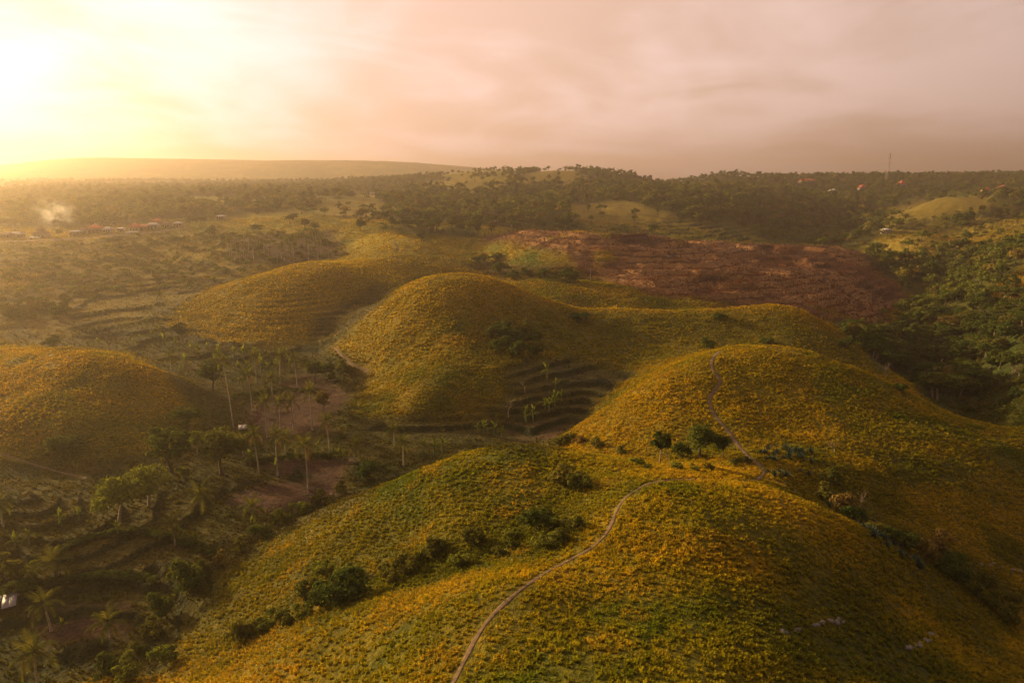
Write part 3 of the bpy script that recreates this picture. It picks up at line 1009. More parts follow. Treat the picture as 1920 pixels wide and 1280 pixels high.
def tree_px(kd, px, py, wpx, hpx, *a, **k):
    """a plant whose foot stands at this pixel of the ground, sized by its width and height in the photograph"""
    p = hit(px, py)
    if p[0] != p[0]:
        return None
    s = px_per_m(p)
    R, Ht = KINDS[kd][2:]
    sx, sz = wpx / s / (2 * R), hpx / s / Ht
    return plant(a[0], kd, p, *a[1:], sc=(sx, sx, sz), **k)


def gn_scatter(name, protos, pts, scl, rot, idx, cover=None, tilt=None):
    """one object of uncountable plants: points that carry an instance each"""
    me = bpy.data.meshes.new(name)
    n = len(pts)
    me.vertices.add(n)
    me.vertices.foreach_set('co', np.asarray(pts, np.float32).ravel())
    def att(nm, typ, data, key='value'):
        a = me.attributes.new(nm, typ, 'POINT')
        a.data.foreach_set(key, np.asarray(data).ravel())
    att('scl', 'FLOAT_VECTOR', np.asarray(scl, np.float32), 'vector')
    att('rot', 'FLOAT_VECTOR', np.asarray(rot, np.float32), 'vector')
    att('idx', 'INT', np.asarray(idx, np.int32))
    if cover is not None:
        att('cover', 'FLOAT_COLOR', np.concatenate([cover, np.ones((n, 1))], 1).astype(np.float32), 'color')
    o = link(name, me)
    ng = bpy.data.node_groups.new(name, 'GeometryNodeTree')
    ng.interface.new_socket('Geometry', in_out='INPUT', socket_type='NodeSocketGeometry')
    ng.interface.new_socket('Geometry', in_out='OUTPUT', socket_type='NodeSocketGeometry')
    N = ng.nodes
    gi, go = N.new('NodeGroupInput'), N.new('NodeGroupOutput')
    jn = N.new('GeometryNodeJoinGeometry')
    infos = []
    for m_ in protos:
        po = bpy.data.objects.new(name + '_piece', m_)          # not in the scene: only its mesh is instanced
        oi = N.new('GeometryNodeObjectInfo')
        oi.inputs['Object'].default_value = po
        oi.inputs['As Instance'].default_value = True
        infos.append(oi)
    for oi in reversed(infos):
        ng.links.new(oi.outputs['Geometry'], jn.inputs[0])
    ip = N.new('GeometryNodeInstanceOnPoints')
    ng.links.new(gi.outputs[0], ip.inputs['Points'])
    ng.links.new(jn.outputs[0], ip.inputs['Instance'])
    ip.inputs['Pick Instance'].default_value = True
    for nm, dt, sk in (('idx', 'INT', 'Instance Index'), ('scl', 'FLOAT_VECTOR', 'Scale'), ('rot', 'FLOAT_VECTOR', 'Rotation')):
        na = N.new('GeometryNodeInputNamedAttribute')
        na.data_type = dt
        na.inputs['Name'].default_value = nm
        if nm == 'rot':
            er = N.new('FunctionNodeEulerToRotation')
            ng.links.new(na.outputs[0], er.inputs[0])
            ng.links.new(er.outputs[0], ip.inputs[sk])
        else:
            ng.links.new(na.outputs[0], ip.inputs[sk])
    ng.links.new(ip.outputs[0], go.inputs[0])
    md = o.modifiers.new('scatter', 'NODES')
    md.node_group = ng
    return o


# cell areas, for even scattering on the ground
dA = (AS[1] - AS[0]) * (GY[:-1, :-1] + Y0)
AREA = dA * (GY[1:, :-1] - GY[:-1, :-1])


def scatter(dens, rng):
    """random ground points with the given density per square metre on each terrain cell"""
    lam = (dens * AREA).ravel()
    cnt = rng.poisson(np.clip(lam, 0, 50))
    cell = np.repeat(np.arange(len(lam)), cnt)
    j, i = cell // (NA - 1), cell % (NA - 1)
    fa, ft = rng.uniform(size=len(cell)), rng.uniform(size=len(cell))
    tt = TS[j] + ft * (TS[j + 1] - TS[j])
    aa = AS[i] + fa * (AS[1] - AS[0])
    Y = np.exp(tt) - Y0
    X = aa * (Y + Y0)
    return X, Y, ground(X, Y), j, i


FRAME = ((GPX > -140) & (GPX < 2060) & (GPY > 240) & (GPY < 1420))[:-1, :-1]


def visible(X, Y, Z):
    """is the sight line from the photograph's position to each point free of the ground?"""
    r = np.zeros(len(X), bool)
    S = np.linspace(0.15, 0.985, 160)
    for s in range(0, len(X), 4000):
        x, y, z = X[s:s + 4000, None] * S, Y[s:s + 4000, None] * S, CAMZ + (Z[s:s + 4000, None] - CAMZ) * S
        r[s:s + 4000] = (z > ground(x, y) - 0.3).all(1)
    return r

# ------------------------------------------------------------------ paths and road: strips laid on the ground
PATH_PTS = []


def strip(name, pix, width, mat, label, lift=0.03, step=0.5, samp=10):
    pw = []
    for k in range(len(pix) - 1):
        for q in range(samp):
            f = q / samp
            pw.append((pix[k][0] * (1 - f) + pix[k + 1][0] * f, pix[k][1] * (1 - f) + pix[k + 1][1] * f))
    pw.append(pix[-1])
    h_ = hits([p[0] for p in pw], [p[1] for p in pw])
    h_ = h_[~np.isnan(h_[:, 0])]
    p2 = h_[:, :2]
    # even spacing and smoothing in plan
    for _ in range(3):
        d = np.concatenate([[0], np.cumsum(np.linalg.norm(np.diff(p2, axis=0), axis=1))])
        q = np.arange(0, d[-1], step)
        p2 = np.stack([np.interp(q, d, p2[:, 0]), np.interp(q, d, p2[:, 1])], 1)
        for _ in range(4):
            p2[1:-1] = 0.25 * p2[:-2] + 0.5 * p2[1:-1] + 0.25 * p2[2:]
    PATH_PTS.append((p2, width))
    tg = np.gradient(p2, axis=0)
    tg /= np.linalg.norm(tg, axis=1, keepdims=True)
    nr = np.stack([-tg[:, 1], tg[:, 0]], 1)
    rows = []
    wv = width * (0.5 + 1.0 * fbm(p2[:, 0], p2[:, 1], 2.5, 3, 5))
    for o_s in (-0.62, -0.5, -0.17, 0.17, 0.5, 0.62):
        q = p2 + nr * (o_s * wv)[:, None]
        z = ground(q[:, 0], q[:, 1]) + (lift if abs(o_s) < 0.55 else -0.12)
        rows.append(np.column_stack([q, z]))
    V = np.stack(rows, 1)
    n, c = V.shape[:2]
    id_ = np.arange(n * c).reshape(n, c)
    F = np.stack([id_[:-1, :-1], id_[:-1, 1:], id_[1:, 1:], id_[1:, :-1]], -1).reshape(-1, 4)
    o = link(name, mesh_from(name, V.reshape(-1, 3), F, smooth=True), mat)
    return tag(o, label, name.replace('_', ' '), kind='structure')


strip('footpath', [(846, 1286), (870, 1240), (900, 1180), (930, 1145), (970, 1110), (1020, 1075), (1070, 1047), (1110, 1028), (1135, 1005), (1148, 980), (1155, 955),
                   (1175, 930), (1210, 907), (1260, 899), (1330, 898), (1390, 903), (1420, 900), (1435, 886), (1428, 874)], 0.43, M['soil'], 'bare earth footpath over the near grassy hill')
strip('footpath', [(1428, 874), (1405, 857), (1382, 832), (1366, 808), (1345, 785), (1332, 765), (1330, 745), (1340, 730), (1352, 718), (1350, 708), (1338, 698), (1334, 680), (1338, 668), (1352, 657)],
      0.7, M['soil'], 'zigzag earth footpath up the hill behind the saddle')
strip('footpath', [(1440, 899), (1475, 909), (1500, 926)], 0.6, M['soil'], 'short side path dropping from the saddle')
strip('farm_track', [(628, 652), (642, 668), (662, 684), (696, 698)], 0.8, M['soil'], 'pale farm track at the foot of the central hill')
strip('footpath', [(0, 850), (55, 868), (110, 884), (165, 896)], 0.5, M['soil'], 'faint path across the foot of the round hill')
strip('village_road', [(-60, 456), (40, 452), (110, 450), (160, 446), (230, 440), (300, 434), (350, 428)], 4.5, M['road'], 'pale road running along the village', 0.12, 2.0)
strip('footpath', [(738, 452), (745, 462), (742, 475)], 0.9, M['soil'], 'short bare track over the crest of the long hill')


def near_path(X, Y, extra):
    r = np.zeros(len(X), bool)
    for p2, wd in PATH_PTS:
        lo, hi = p2.min(0) - 3, p2.max(0) + 3
        k = np.nonzero((X > lo[0]) & (X < hi[0]) & (Y > lo[1]) & (Y < hi[1]))[0]
        for s in range(0, len(k), 3000):
            kk = k[s:s + 3000]
            d = ((X[kk, None] - p2[None, :, 0]) ** 2 + (Y[kk, None] - p2[None, :, 1]) ** 2).min(1)
            r[kk] |= d < (wd * 0.5 + extra) ** 2
    return r


# ------------------------------------------------------------------ grass tussocks on the hills (uncountable)
def tuft_mesh(seed, nb, h, r, wd):
    rng = np.random.default_rng(seed)
    V, F = [], []
    for i in range(nb):
        th = rng.uniform(0, 2 * pi)
        rr = r * math.sqrt(rng.uniform()) * 0.5
        bx, by = cos(th) * rr, sin(th) * rr
        lean = r * rng.uniform(0.5, 1.5)
        hh = h * rng.uniform(0.6, 1.1)
        t2 = th + rng.normal(scale=0.5)
        ex, ey = bx + cos(t2) * lean, by + sin(t2) * lean
        mx, my, mz = bx * 0.5 + ex * 0.5 - cos(t2) * lean * 0.15, by * 0.5 + ey * 0.5 - sin(t2) * lean * 0.15, hh * 0.68
        ax, ay = -sin(t2) * wd, cos(t2) * wd
        k = len(V)
        V += [(bx - ax, by - ay, -0.06), (bx + ax, by + ay, -0.06), (mx + ax, my + ay, mz), (mx - ax, my - ay, mz), (ex, ey, hh * rng.uniform(0.72, 1.0))]
        F.append((k, k + 1, k + 2, k + 3))
        F.append((k + 3, k + 2, k + 4, k + 4))
    f4 = np.array([f for f in F if f[2] != f[3]])
    f3 = np.array([f[:3] for f in F if f[2] == f[3]])
    me = mesh_from('grass_tuft', np.array(V), [f4, f3])
    me.materials.append(M['grass'])
    return me


TUFTS = [tuft_mesh(1, 15, 0.50, 0.26, 0.055), tuft_mesh(2, 13, 0.38, 0.28, 0.065), tuft_mesh(3, 17, 0.62, 0.24, 0.05)]
c0 = lambda z_: z_[:-1, :-1]
grassy = np.clip(1 - c0(Z_SOIL) - c0(Z_WOOD) - c0(Z_BURN) * 0.62, 0, 1) * (1 - 0.72 * c0(Z_VALLEY)) * (1 - 0.6 * c0(Z_SLOPE)) * (1 - c0(Z_PLANT)) * (1 - 0.85 * np.maximum(c0(Z_TER_CREASE), c0(Z_TER_BOWL))) * (1 - 0.5 * c0(BANK))
dens = np.where(c0(GY) < 112, 7.5, np.where(c0(GY) < 190, 4.2, np.where(c0(GY) < 340, 1.7, np.where(c0(GY) < 520, 0.30, 0.0)))) * FRAME * grassy
gaps = sstep(0.30, 0.50, fbm(c0(GX), c0(GY), 2.6, 3, 101) * 0.6 + fbm(c0(GX), c0(GY), 11, 3, 103) * 0.4)
dens *= 0.35 + 0.65 * gaps
rg = np.random.default_rng(5)
X, Y, Z, J, I = scatter(dens, rg)
keep = ~near_path(X, Y, 0.34)
X, Y, Z, J, I = X[keep], Y[keep], Z[keep], J[keep], I[keep]
n = len(X)
sc_ = rg.uniform(0.6, 1.25, n) * np.where(Y < 112, 0.68, np.where(Y < 190, 0.85, np.where(Y < 340, 1.1, 1.6))) * (0.75 + 0.5 * fbm(X, Y, 7, 3, 107))
sc3 = np.stack([sc_, sc_, sc_ * rg.uniform(0.75, 1.15, n)], 1)
rt = np.stack([rg.normal(scale=0.10, size=n), rg.normal(scale=0.10, size=n), rg.uniform(0, 6.28, n)], 1)
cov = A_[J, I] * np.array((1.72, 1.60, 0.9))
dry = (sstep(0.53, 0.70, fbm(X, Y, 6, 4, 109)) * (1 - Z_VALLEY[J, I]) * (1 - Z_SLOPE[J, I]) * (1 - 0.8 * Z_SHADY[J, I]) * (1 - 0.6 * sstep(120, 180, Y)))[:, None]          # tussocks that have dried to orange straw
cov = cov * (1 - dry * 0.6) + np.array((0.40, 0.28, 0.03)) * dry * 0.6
zb = Z_BURN[J, I][:, None]
cov = cov * (1 - zb) + np.array((0.17, 0.07, 0.03)) * zb * rg.uniform(0.4, 1.5, (n, 1))
print('tufts', n)
gr = gn_scatter('grass', TUFTS, np.stack([X, Y, Z], 1), sc3, rt, rg.integers(0, 3, n), cov)
tag(gr, 'golden and olive tussock grass covering the hills', 'grass', kind='stuff')

# ------------------------------------------------------------------ woods: nearest trees one by one, the far mass as one object
rw = np.random.default_rng(9)
zw_ = c0(Z_WOOD)
dn = np.where(c0(GY) < 480, 1 / 26.0, np.where(c0(GY) < 760, 1 / 34.0, 1 / 55.0)) * zw_ * FRAME
# loose scrub on the far country
dn = np.maximum(dn, c0(farp) * FRAME * (c0(GY) < 1500) * (1 / 110.0))
dn = np.maximum(dn, FRAME * (c0(GY) > 420) * (c0(GY) < 1500) * (1 - c0(Z_BURN)) * (1 / 900.0))
X, Y, Z, J, I = scatter(dn, rw)
# thin out trees that stand on one another
cellk = {}
ok = np.ones(len(X), bool)
for k in np.argsort(Y):
    s_ = 4.2 if Y[k] < 480 else 5.0
    key = (int(X[k] // s_), int(Y[k] // s_))
    if key in cellk:
        ok[k] = False
    cellk[key] = 1
X, Y, Z, J, I = X[ok], Y[ok], Z[ok], J[ok], I[ok]
vis = visible(X, Y, Z + 5.0)
PXq, PYq = project(X, Y, Z + 3)
vis &= (PXq > -20) & (PXq < 1940)
order = np.argsort(np.where(vis, Y, 1e9))
rav = PXq > 1500
ind = [k for k in order if vis[k] and rav[k]][:170] + [k for k in order if vis[k] and not rav[k]][:110]
rest = np.setdiff1d(np.arange(len(X)), ind)
LOOK = {'umbrella': 'flat-topped pale-trunked', 'umbrella_b': 'dark flat-topped', 'round_a': 'rounded', 'round_b': 'broad rounded', 'tall': 'tall narrow'}
for k in ind:
    kd = random.choice(['umbrella', 'umbrella_b', 'umbrella', 'round_a', 'round_b', 'tall', 'umbrella_b'])
    s_ = random.uniform(0.75, 1.2)
    if rav[k]:
        wh = ('on the ravine floor behind the zigzag path hill' if Y[k] < 260 else 'in the ravine wood beside the end of the burnt hill' if Y[k] < 360 else 'at the upper end of the ravine wood')
    else:
        wh = 'in the wood behind the burnt hill' if PXq[k] > 850 else 'on the hazy slopes behind the long hill'
    plant('broadleaf_tree', kd, (X[k], Y[k], Z[k] - 0.15), LOOK[kd] + ' green tree ' + wh, 'tree', LOOK[kd] + ' trees ' + wh, s_)
print('wood trees', len(X), 'single', len(ind))
k = rest
ns = len(k)
s_ = rw.uniform(0.65, 1.3, ns) * np.where(Y[k] > 800, 0.8, 1.0)
wd = gn_scatter('woodland', LOW, np.stack([X[k], Y[k], Z[k] - 0.2], 1), np.stack([s_, s_, s_ * rw.uniform(0.8, 1.2, ns)], 1),
                np.stack([0 * s_, 0 * s_, rw.uniform(0, 6.28, ns)], 1), rw.integers(0, 5, ns))
tag(wd, 'far woodland and scattered trees on the distant hills', 'woodland', kind='stuff')

# scrub on the slope below the village and in the ravine edges
scrub_poly = [([(0, 470), (120, 455), (350, 440), (640, 440), (650, 480), (560, 490), (470, 505), (400, 530), (300, 545), (200, 550), (100, 590), (60, 640), (0, 640)], 250, 470, 1 / 34.0),
              ([(640, 395), (740, 420), (900, 440), (820, 445), (720, 430)], 380, 560, 1 / 70.0),
              ([(1640, 425), (1920, 380), (1920, 460), (1800, 475), (1620, 475)], 400, 700, 1 / 140.0),
              ([(1560, 600), (1920, 560), (1920, 800), (1800, 780)], 150, 330, 1 / 40.0),
              ([(420, 650), (640, 690), (660, 760), (600, 690)], 150, 240, 1 / 70.0)]
dn = np.zeros(AREA.shape)
for poly, lo, hi, d_ in scrub_poly:
    dn = np.maximum(dn, c0(zone(poly, lo, hi, 2)) * d_)
X, Y, Z, J, I = scatter(dn * FRAME, rw)
vis = visible(X, Y, Z + 1.5)
order = np.argsort(np.where(vis, Y, 1e9))
ind = [k for k in order[:130] if vis[k]]
for k in ind:
    pxk = project(X[k], Y[k], Z[k])[0]
    kd = random.choice(['shrub_a', 'shrub_b', 'shrub_dark', 'shrub_a'])
    lk = {'shrub_a': 'upright olive', 'shrub_b': 'low spreading olive', 'shrub_dark': 'dark green'}[kd]
    wh = 'on the hazy slope below the village' if pxk < 420 else 'among the far plantation palms' if pxk < 700 else 'on the grassy sides of the ravine'
    plant('shrub', kd, (X[k], Y[k], Z[k]), lk + ' shrub ' + wh, 'shrub', lk + ' shrubs ' + wh, random.uniform(0.8, 1.7), 'foliage', 'stem')
rest = np.setdiff1d(np.arange(len(X)), ind)
ns = len(rest)
s_ = rw.uniform(0.25, 0.6, ns)
sb = gn_scatter('scrub', LOW[3:], np.stack([X[rest], Y[rest], Z[rest] - 0.3], 1), np.stack([s_ * 1.2, s_ * 1.2, s_], 1), np.stack([0 * s_, 0 * s_, rw.uniform(0, 6.28, ns)], 1), rw.integers(0, 2, ns))
tag(sb, 'loose scrub scattered over the slopes beyond the valley', 'scrub', kind='stuff')
print('scrub', len(X))

# ------------------------------------------------------------------ single trees and bushes that the photograph shows
T = tree_px
T('dense_dark', 1237, 870, 44, 62, 'broadleaf_tree', 'small round dark tree with pale trunk on the saddle behind the near hill', 'tree')
T('round_b', 1312, 858, 72, 58, 'broadleaf_tree', 'wide bushy tree, largest of the clump on the saddle', 'tree')
T('dense_dark', 1356, 858, 36, 40, 'broadleaf_tree', 'small dark tree beside the zigzag path on the saddle', 'tree')
T('shrub_dark', 1278, 860, 36, 34, 'shrub', 'bush between the pale-trunked tree and the wide bushy tree', 'shrub', crown='foliage', stem='stem')
T('tall', 398, 735, 48, 60, 'broadleaf_tree', 'round tree standing beyond the right foot of the round hill', 'tree')
T('round_a', 322, 886, 84, 92, 'broadleaf_tree', 'tall dark tree at the foot of the round hill', 'tree')
T('light', 370, 852, 32, 48, 'broadleaf_tree', 'slim bright green tree between two dark trees', 'tree')
T('round_b', 415, 888, 92, 80, 'broadleaf_tree', 'broad dark tree below the white shelter', 'tree')
T('shrub_light', 345, 900, 28, 32, 'shrub', 'round green bush under the tall dark tree', 'shrub', crown='foliage', stem='stem')
T('light', 224, 982, 96, 92, 'broadleaf_tree', 'yellow-green tree with a bare forked trunk above the terraces', 'tree')
T('light', 280, 950, 92, 80, 'broadleaf_tree', 'wide yellow-green tree beside the tree with forked trunk', 'tree')
T('umbrella_b', 352, 806, 62, 38, 'broadleaf_tree', 'low spreading tree on the flank of the round hill', 'tree')
T('shrub_dark', 125, 852, 66, 40, 'shrub', 'wide dark bush on the lower front of the round hill', 'shrub', crown='foliage', stem='stem')
T('shrub_light', 128, 858, 30, 24, 'shrub', 'bright green bush in front of the wide dark bush', 'shrub', crown='foliage', stem='stem')
T('round_a', 115, 604, 32, 34, 'broadleaf_tree', 'round tree at the left end of the far terraces', 'tree')
T('dense_dark', 341, 642, 34, 36, 'broadleaf_tree', 'dark round tree at the tip of the long hill', 'tree')
T('shrub_dark', 98, 652, 34, 24, 'shrub', 'dark bush on the skyline of the round hill', 'shrub', crown='foliage', stem='stem')
T('shrub_dark', 694, 897, 64, 36, 'shrub', 'dense dark hedge bush at the left foot of the near hill', 'shrub', crown='foliage', stem='stem')
T('round_a', 590, 720, 34, 48, 'broadleaf_tree', 'tree by the farm track at the foot of the central hill', 'tree')
T('round_a', 612, 712, 34, 34, 'broadleaf_tree', 'small tree just right of the tree by the farm track', 'tree')
T('shrub_a', 645, 702, 44, 26, 'shrub', 'low bush along the farm track', 'shrub', crown='foliage', stem='stem')
T('tall', 605, 775, 30, 44, 'broadleaf_tree', 'slender tree among the palms below the central hill', 'tree')
for px, py, wp, hp in ((945, 620, 48, 28), (985, 622, 44, 26), (925, 628, 36, 24), (960, 640, 52, 34), (1000, 640, 40, 28), (940, 652, 44, 30), (975, 664, 56, 34), (1005, 660, 36, 24)):
    T(random.choice(['shrub_dark', 'shrub_a', 'shrub_dark']), px, py + 6, wp, hp, 'shrub', 'dark bush of the thicket in the hollow of the central hill', 'shrub', 'thicket on the central hill', crown='foliage', stem='stem')
for px, py in ((600, 1120), (625, 1108), (650, 1098), (668, 1112), (690, 1100), (715, 1092), (740, 1085), (765, 1082), (790, 1068), (812, 1060), (835, 1052), (858, 1058),
               (880, 1046), (905, 1040), (930, 1044), (955, 1030), (985, 1028), (1010, 1018), (1035, 1012), (1060, 1015), (1085, 1005), (560, 1150), (530, 1165), (500, 1195), (470, 1215), (580, 1138)):
    f = random.uniform(0.55, 1.15)
    T(random.choice(['shrub_a', 'shrub_b', 'shrub_light', 'shrub_b']), px + random.uniform(-24, 14), py + random.uniform(-26, 14), 56 * f, 34 * f, 'shrub', 'low bush in the overgrown gully of the near hill', 'shrub', 'bushes in the gully', crown='foliage', stem='stem')
T('shrub_dark', 1010, 994, 74, 46, 'shrub', 'dark green bush at the head of the gully', 'shrub', crown='foliage', stem='stem')
T('shrub_dark', 640, 1126, 100, 62, 'shrub', 'largest dark bush in the gully of the near hill', 'shrub', crown='foliage', stem='stem')
T('shrub_dark', 598, 1140, 60, 48, 'shrub', 'dark bush just left of the largest gully bush', 'shrub', crown='foliage', stem='stem')
T('shrub_a', 1055, 905, 70, 30, 'shrub', 'dry brownish thicket near the crest of the near hill', 'shrub', crown='foliage', stem='stem')
T('shrub_b', 1085, 918, 56, 28, 'shrub', 'low thicket just below the dry brownish one', 'shrub', crown='foliage', stem='stem')
for px, py, wp, hp, kd in ((350, 1110, 80, 62, 'shrub_dark'), (310, 1250, 56, 50, 'shrub_light'), (236, 1276, 64, 50, 'shrub_light'), (447, 1200, 42, 36, 'shrub_a'), (20, 1090, 60, 54, 'shrub_a'),
                           (56, 1092, 44, 40, 'shrub_light'), (300, 1160, 60, 52, 'shrub_dark'), (40, 1118, 60, 36, 'shrub_dark'), (380, 1085, 44, 36, 'shrub_a'), (330, 1085, 40, 34, 'shrub_light'),
                           (415, 1062, 40, 30, 'shrub_a'), (450, 1035, 44, 30, 'shrub_a'), (490, 1010, 46, 30, 'shrub_dark'), (530, 985, 46, 30, 'shrub_a'), (565, 965, 44, 28, 'shrub_light'),
                           (600, 945, 40, 26, 'shrub_a'), (640, 925, 36, 24, 'shrub_a'), (285, 1195, 50, 40, 'shrub_a'), (200, 1270, 60, 46, 'shrub_dark'), (260, 1235, 44, 34, 'shrub_a')):
    T(kd, px, py, wp, hp, 'shrub', 'leafy bush in the band of growth along the left foot of the near hill', 'shrub', 'bushes along the foot of the near hill', crown='foliage', stem='stem')
for px, py in ((1270, 880), (1300, 882), (1330, 880), (1195, 872), (1215, 880), (1380, 872), (1400, 868), (1120, 838), (1090, 832), (1065, 828), (1165, 850), (1050, 836)):
    f = random.uniform(0.7, 1.2)
    T(random.choice(['shrub_a', 'shrub_b', 'shrub_light']), px, py, 30 * f, 14 * f, 'shrub', 'low scrub bush on the saddle between the near hill and the next', 'shrub', 'scrub on the saddle', crown='foliage', stem='stem')
for px, py in ((1545, 935), (1575, 960), (1600, 978), (1640, 1000), (1670, 1015), (1700, 1030), (1735, 1050), (1770, 1075), (1800, 1095), (1830, 1120), (1860, 1140), (1895, 1170), (1790, 1060), (1850, 1100), (1900, 1130), (1760, 1030), (1560, 905)):
    f = random.uniform(0.7, 1.3)
    T(random.choice(['shrub_a', 'shrub_b', 'shrub_dark']), px, py, 48 * f, 32 * f, 'shrub', 'low bush in the crease to the right of the near hill', 'shrub', 'bushes in the crease right of the near hill', crown='foliage', stem='stem')
for px, py, wp, hp in ((940, 512, 40, 22), (960, 525, 34, 18), (1063, 525, 54, 22), (1020, 520, 40, 18), (985, 518, 30, 16), (900, 494, 36, 18), (930, 488, 30, 14), (1350, 600, 34, 14), (1325, 655, 40, 22), (1440, 645, 36, 14), (1810, 420, 50, 24), (1585, 650, 30, 18), (1690, 735, 34, 18), (1090, 600, 50, 16)):
    T('shrub_dark', px, py, wp, hp, 'shrub', 'dark bush standing alone on the grassy hills', 'shrub', 'lone bushes on the hills', crown='foliage', stem='stem')

def along(pts, n):
    p = np.array(pts, float)
    d = np.concatenate([[0], np.cumsum(np.linalg.norm(np.diff(p, axis=0), axis=1))])
    q = np.linspace(0, d[-1], n)
    return zip(np.interp(q, d, p[:, 0]), np.interp(q, d, p[:, 1]))


for line, n_, lab, grp in (([(105, 1040), (150, 1016), (200, 1004), (260, 1000), (320, 1008), (375, 1030), (400, 1045)], 24, 'clipped dark hedge bush along the upper rim of the round field', 'upper hedge of the round field'),
                           ([(90, 1096), (150, 1086), (220, 1082), (290, 1090)], 16, 'dark hedge bush along the lower rim of the round field', 'lower hedge of the round field'),
                           ([(440, 745), (490, 738), (540, 732), (590, 735)], 14, 'low dark hedge bush on the terrace edge inside the palm grove', 'hedge inside the palm grove'),
                           ([(470, 868), (520, 862), (570, 858), (620, 856)], 12, 'low dark hedge bush above the bare brown field', 'hedge above the brown field'),
                           ([(130, 592), (200, 584), (260, 578), (305, 572)], 16, 'small hedge bush along the upper far terrace', 'hedge of the upper far terrace'),
                           ([(140, 622), (200, 616), (270, 606), (320, 600)], 16, 'small hedge bush along the lower far terrace', 'hedge of the lower far terrace')):
    for px, py in along(line, n_):
        p = hit(px, py)
        s = px_per_m(p)
        f = random.uniform(0.8, 1.2) * (1.0 if py > 700 else 0.8)
        T('shrub_dark', px, py, 2.6 * s * f, 1.1 * s * f, 'shrub', lab, 'shrub', grp, crown='foliage', stem='stem')

# bare trees
BARE = [bare_meshes(s, 5.0, 0.12) for s in (1, 2, 3)]
for a_, b_ in BARE:
    a_.materials.append(M['bark_pale'])
    b_.materials.append(M['twig'])


def bare(px, py, hpx, label, k, wide=1.0):
    p = hit(px, py)
    s = hpx / px_per_m(p) / 5.0
    e = empty('bare_tree', p, k * 1.3, (s * wide, s * wide, s))
    tag(e, label, 'tree')
    link('trunk', BARE[k % 3][0], None, e)
    link('branches', BARE[k % 3][1], None, e)


bare(1252, 874, 36, 'small leafless tree beside the pale-trunked tree', 0, 0.8)
bare(984, 735, 34, 'leafless tree on the terraces of the bowl', 1)
bare(954, 783, 44, 'grey leafless tree at the lower left of the terraced bowl', 2)
bare(1749, 742, 34, 'pinkish leafless tree at the bottom of the ravine', 0, 1.4)
bare(1910, 712, 46, 'bare grey tree at the grassy edge of the ravine', 1, 1.2)
bare(1614, 956, 44, 'dry leafless shrub in the crease by the agaves', 2, 1.2)
bare(1564, 850, 34, 'reddish leafless shrub below the zigzag path hill', 1, 1.4)
bare(204, 655, 74, 'tall thin bare tree on the far terraces', 2, 0.6)
bare(222, 1002, 26, 'small forked bare tree on the terrace edge', 0, 1.2)
bare(1660, 705, 30, 'dark dead tree leaning over the ravine edge', 2, 1.4)

# ------------------------------------------------------------------ coconut palms: trunk and every frond its own part
FR = [frond_mesh(2.9, d_, 15, s) for d_, s in ((0.55, 1), (0.85, 2), (1.1, 3))]
for f_ in FR:
    f_.materials.append(M['palm'])
FRD = frond_mesh(2.6, 1.3, 13, 4)
FRD.materials.append(M['palm_dry'])


def palm_trunk(h, seed):
    rng = np.random.default_rng(seed)
    bx, by = rng.uniform(-0.07, 0.07, 2) * h
    k = 9
    pts = [(bx * (i / k) ** 1.6, by * (i / k) ** 1.6, -0.4 + (h + 0.4) * i / k) for i in range(k + 1)]
    g = Geo().tube(pts, [0.17 + 0.10 * math.exp(-i * 1.2) - 0.06 * i / k for i in range(k + 1)], 7)
    me = g.mesh('trunk', True)
    me.materials.append(M['palm_bark'])
    return me, pts[-1]


def palm(px, py, cpy, label, group=None, scale=1.0):
    p = hit(px, py)
    s = px_per_m(p)
    h = max(1.2, (py - cpy) / s)
    e = empty('palm_tree', p, random.uniform(0, 6.28))
    tag(e, label, 'palm tree', group)
    me, top = palm_trunk(h, int(px * 7 + py))
    link('trunk', me, None, e)
    nf = 17
    for i in range(nf):
        f = i / (nf - 1)
        el = radians(72 - 96 * f) + random.uniform(-0.12, 0.12)
        me_ = FR[0] if f < 0.35 else FR[1] if f < 0.7 else FR[2]
        if f > 0.9 and random.random() < 0.6:
            me_ = FRD
        o = link('frond', me_, None, e)
        o.location = top
        o.rotation_euler = (random.uniform(-0.2, 0.2), -el, i * 2.399 + random.uniform(-0.15, 0.15))
        o.scale = (scale * random.uniform(0.85, 1.12),) * 3


GV = 'palms of the valley grove'
LV = 'coconut palm of the grove between the round hill and central hill'
for px, py, c in ((438, 802, 669), (482, 720, 664), (526, 720, 664), (558, 727, 669), (474, 770, 698), (511, 746, 706), (586, 806, 727), (501, 820, 749), (526, 807, 751), (550, 804, 751),
                  (619, 855, 783), (486, 887, 812), (521, 892, 812), (537, 859, 818), (578, 916, 826), (457, 856, 826)):
    palm(px, py, c, LV, GV, 1.12)
palm(666, 868, 831, 'short dark palm at the near edge of the grove')
palm(740, 838, 802, 'short palm behind the crest of the near hill')
palm(757, 874, 828, 'broad palm rising just behind the crest of the near hill')
palm(381, 958, 924, 'broad palm beside the bare soil below the dark trees', scale=1.2)
palm(329, 1021, 977, 'palm on the hedge of the round field')
palm(101, 1086, 1051, 'wide low palm at the left corner of the round field', scale=1.15)
palm(71, 1284, 1214, 'large palm below the tin-roofed hut', scale=1.15)
palm(6, 986, 938, 'palm at the end of the narrow terraces', scale=1.1)
palm(473, 992, 947, 'palm at the left foot of the near hill')
palm(208, 1194, 1161, 'small dark palm on the lowest field')
palm(96, 1182, 1120, 'thin-trunked palm between the tin-roofed hut and lowest field')
palm(258, 566, 549, 'low palm on the upper far terraces')
palm(305, 584, 552, 'palm by the tip of the long hill')
palm(321, 692, 669, 'palm beyond the right shoulder of the round hill')
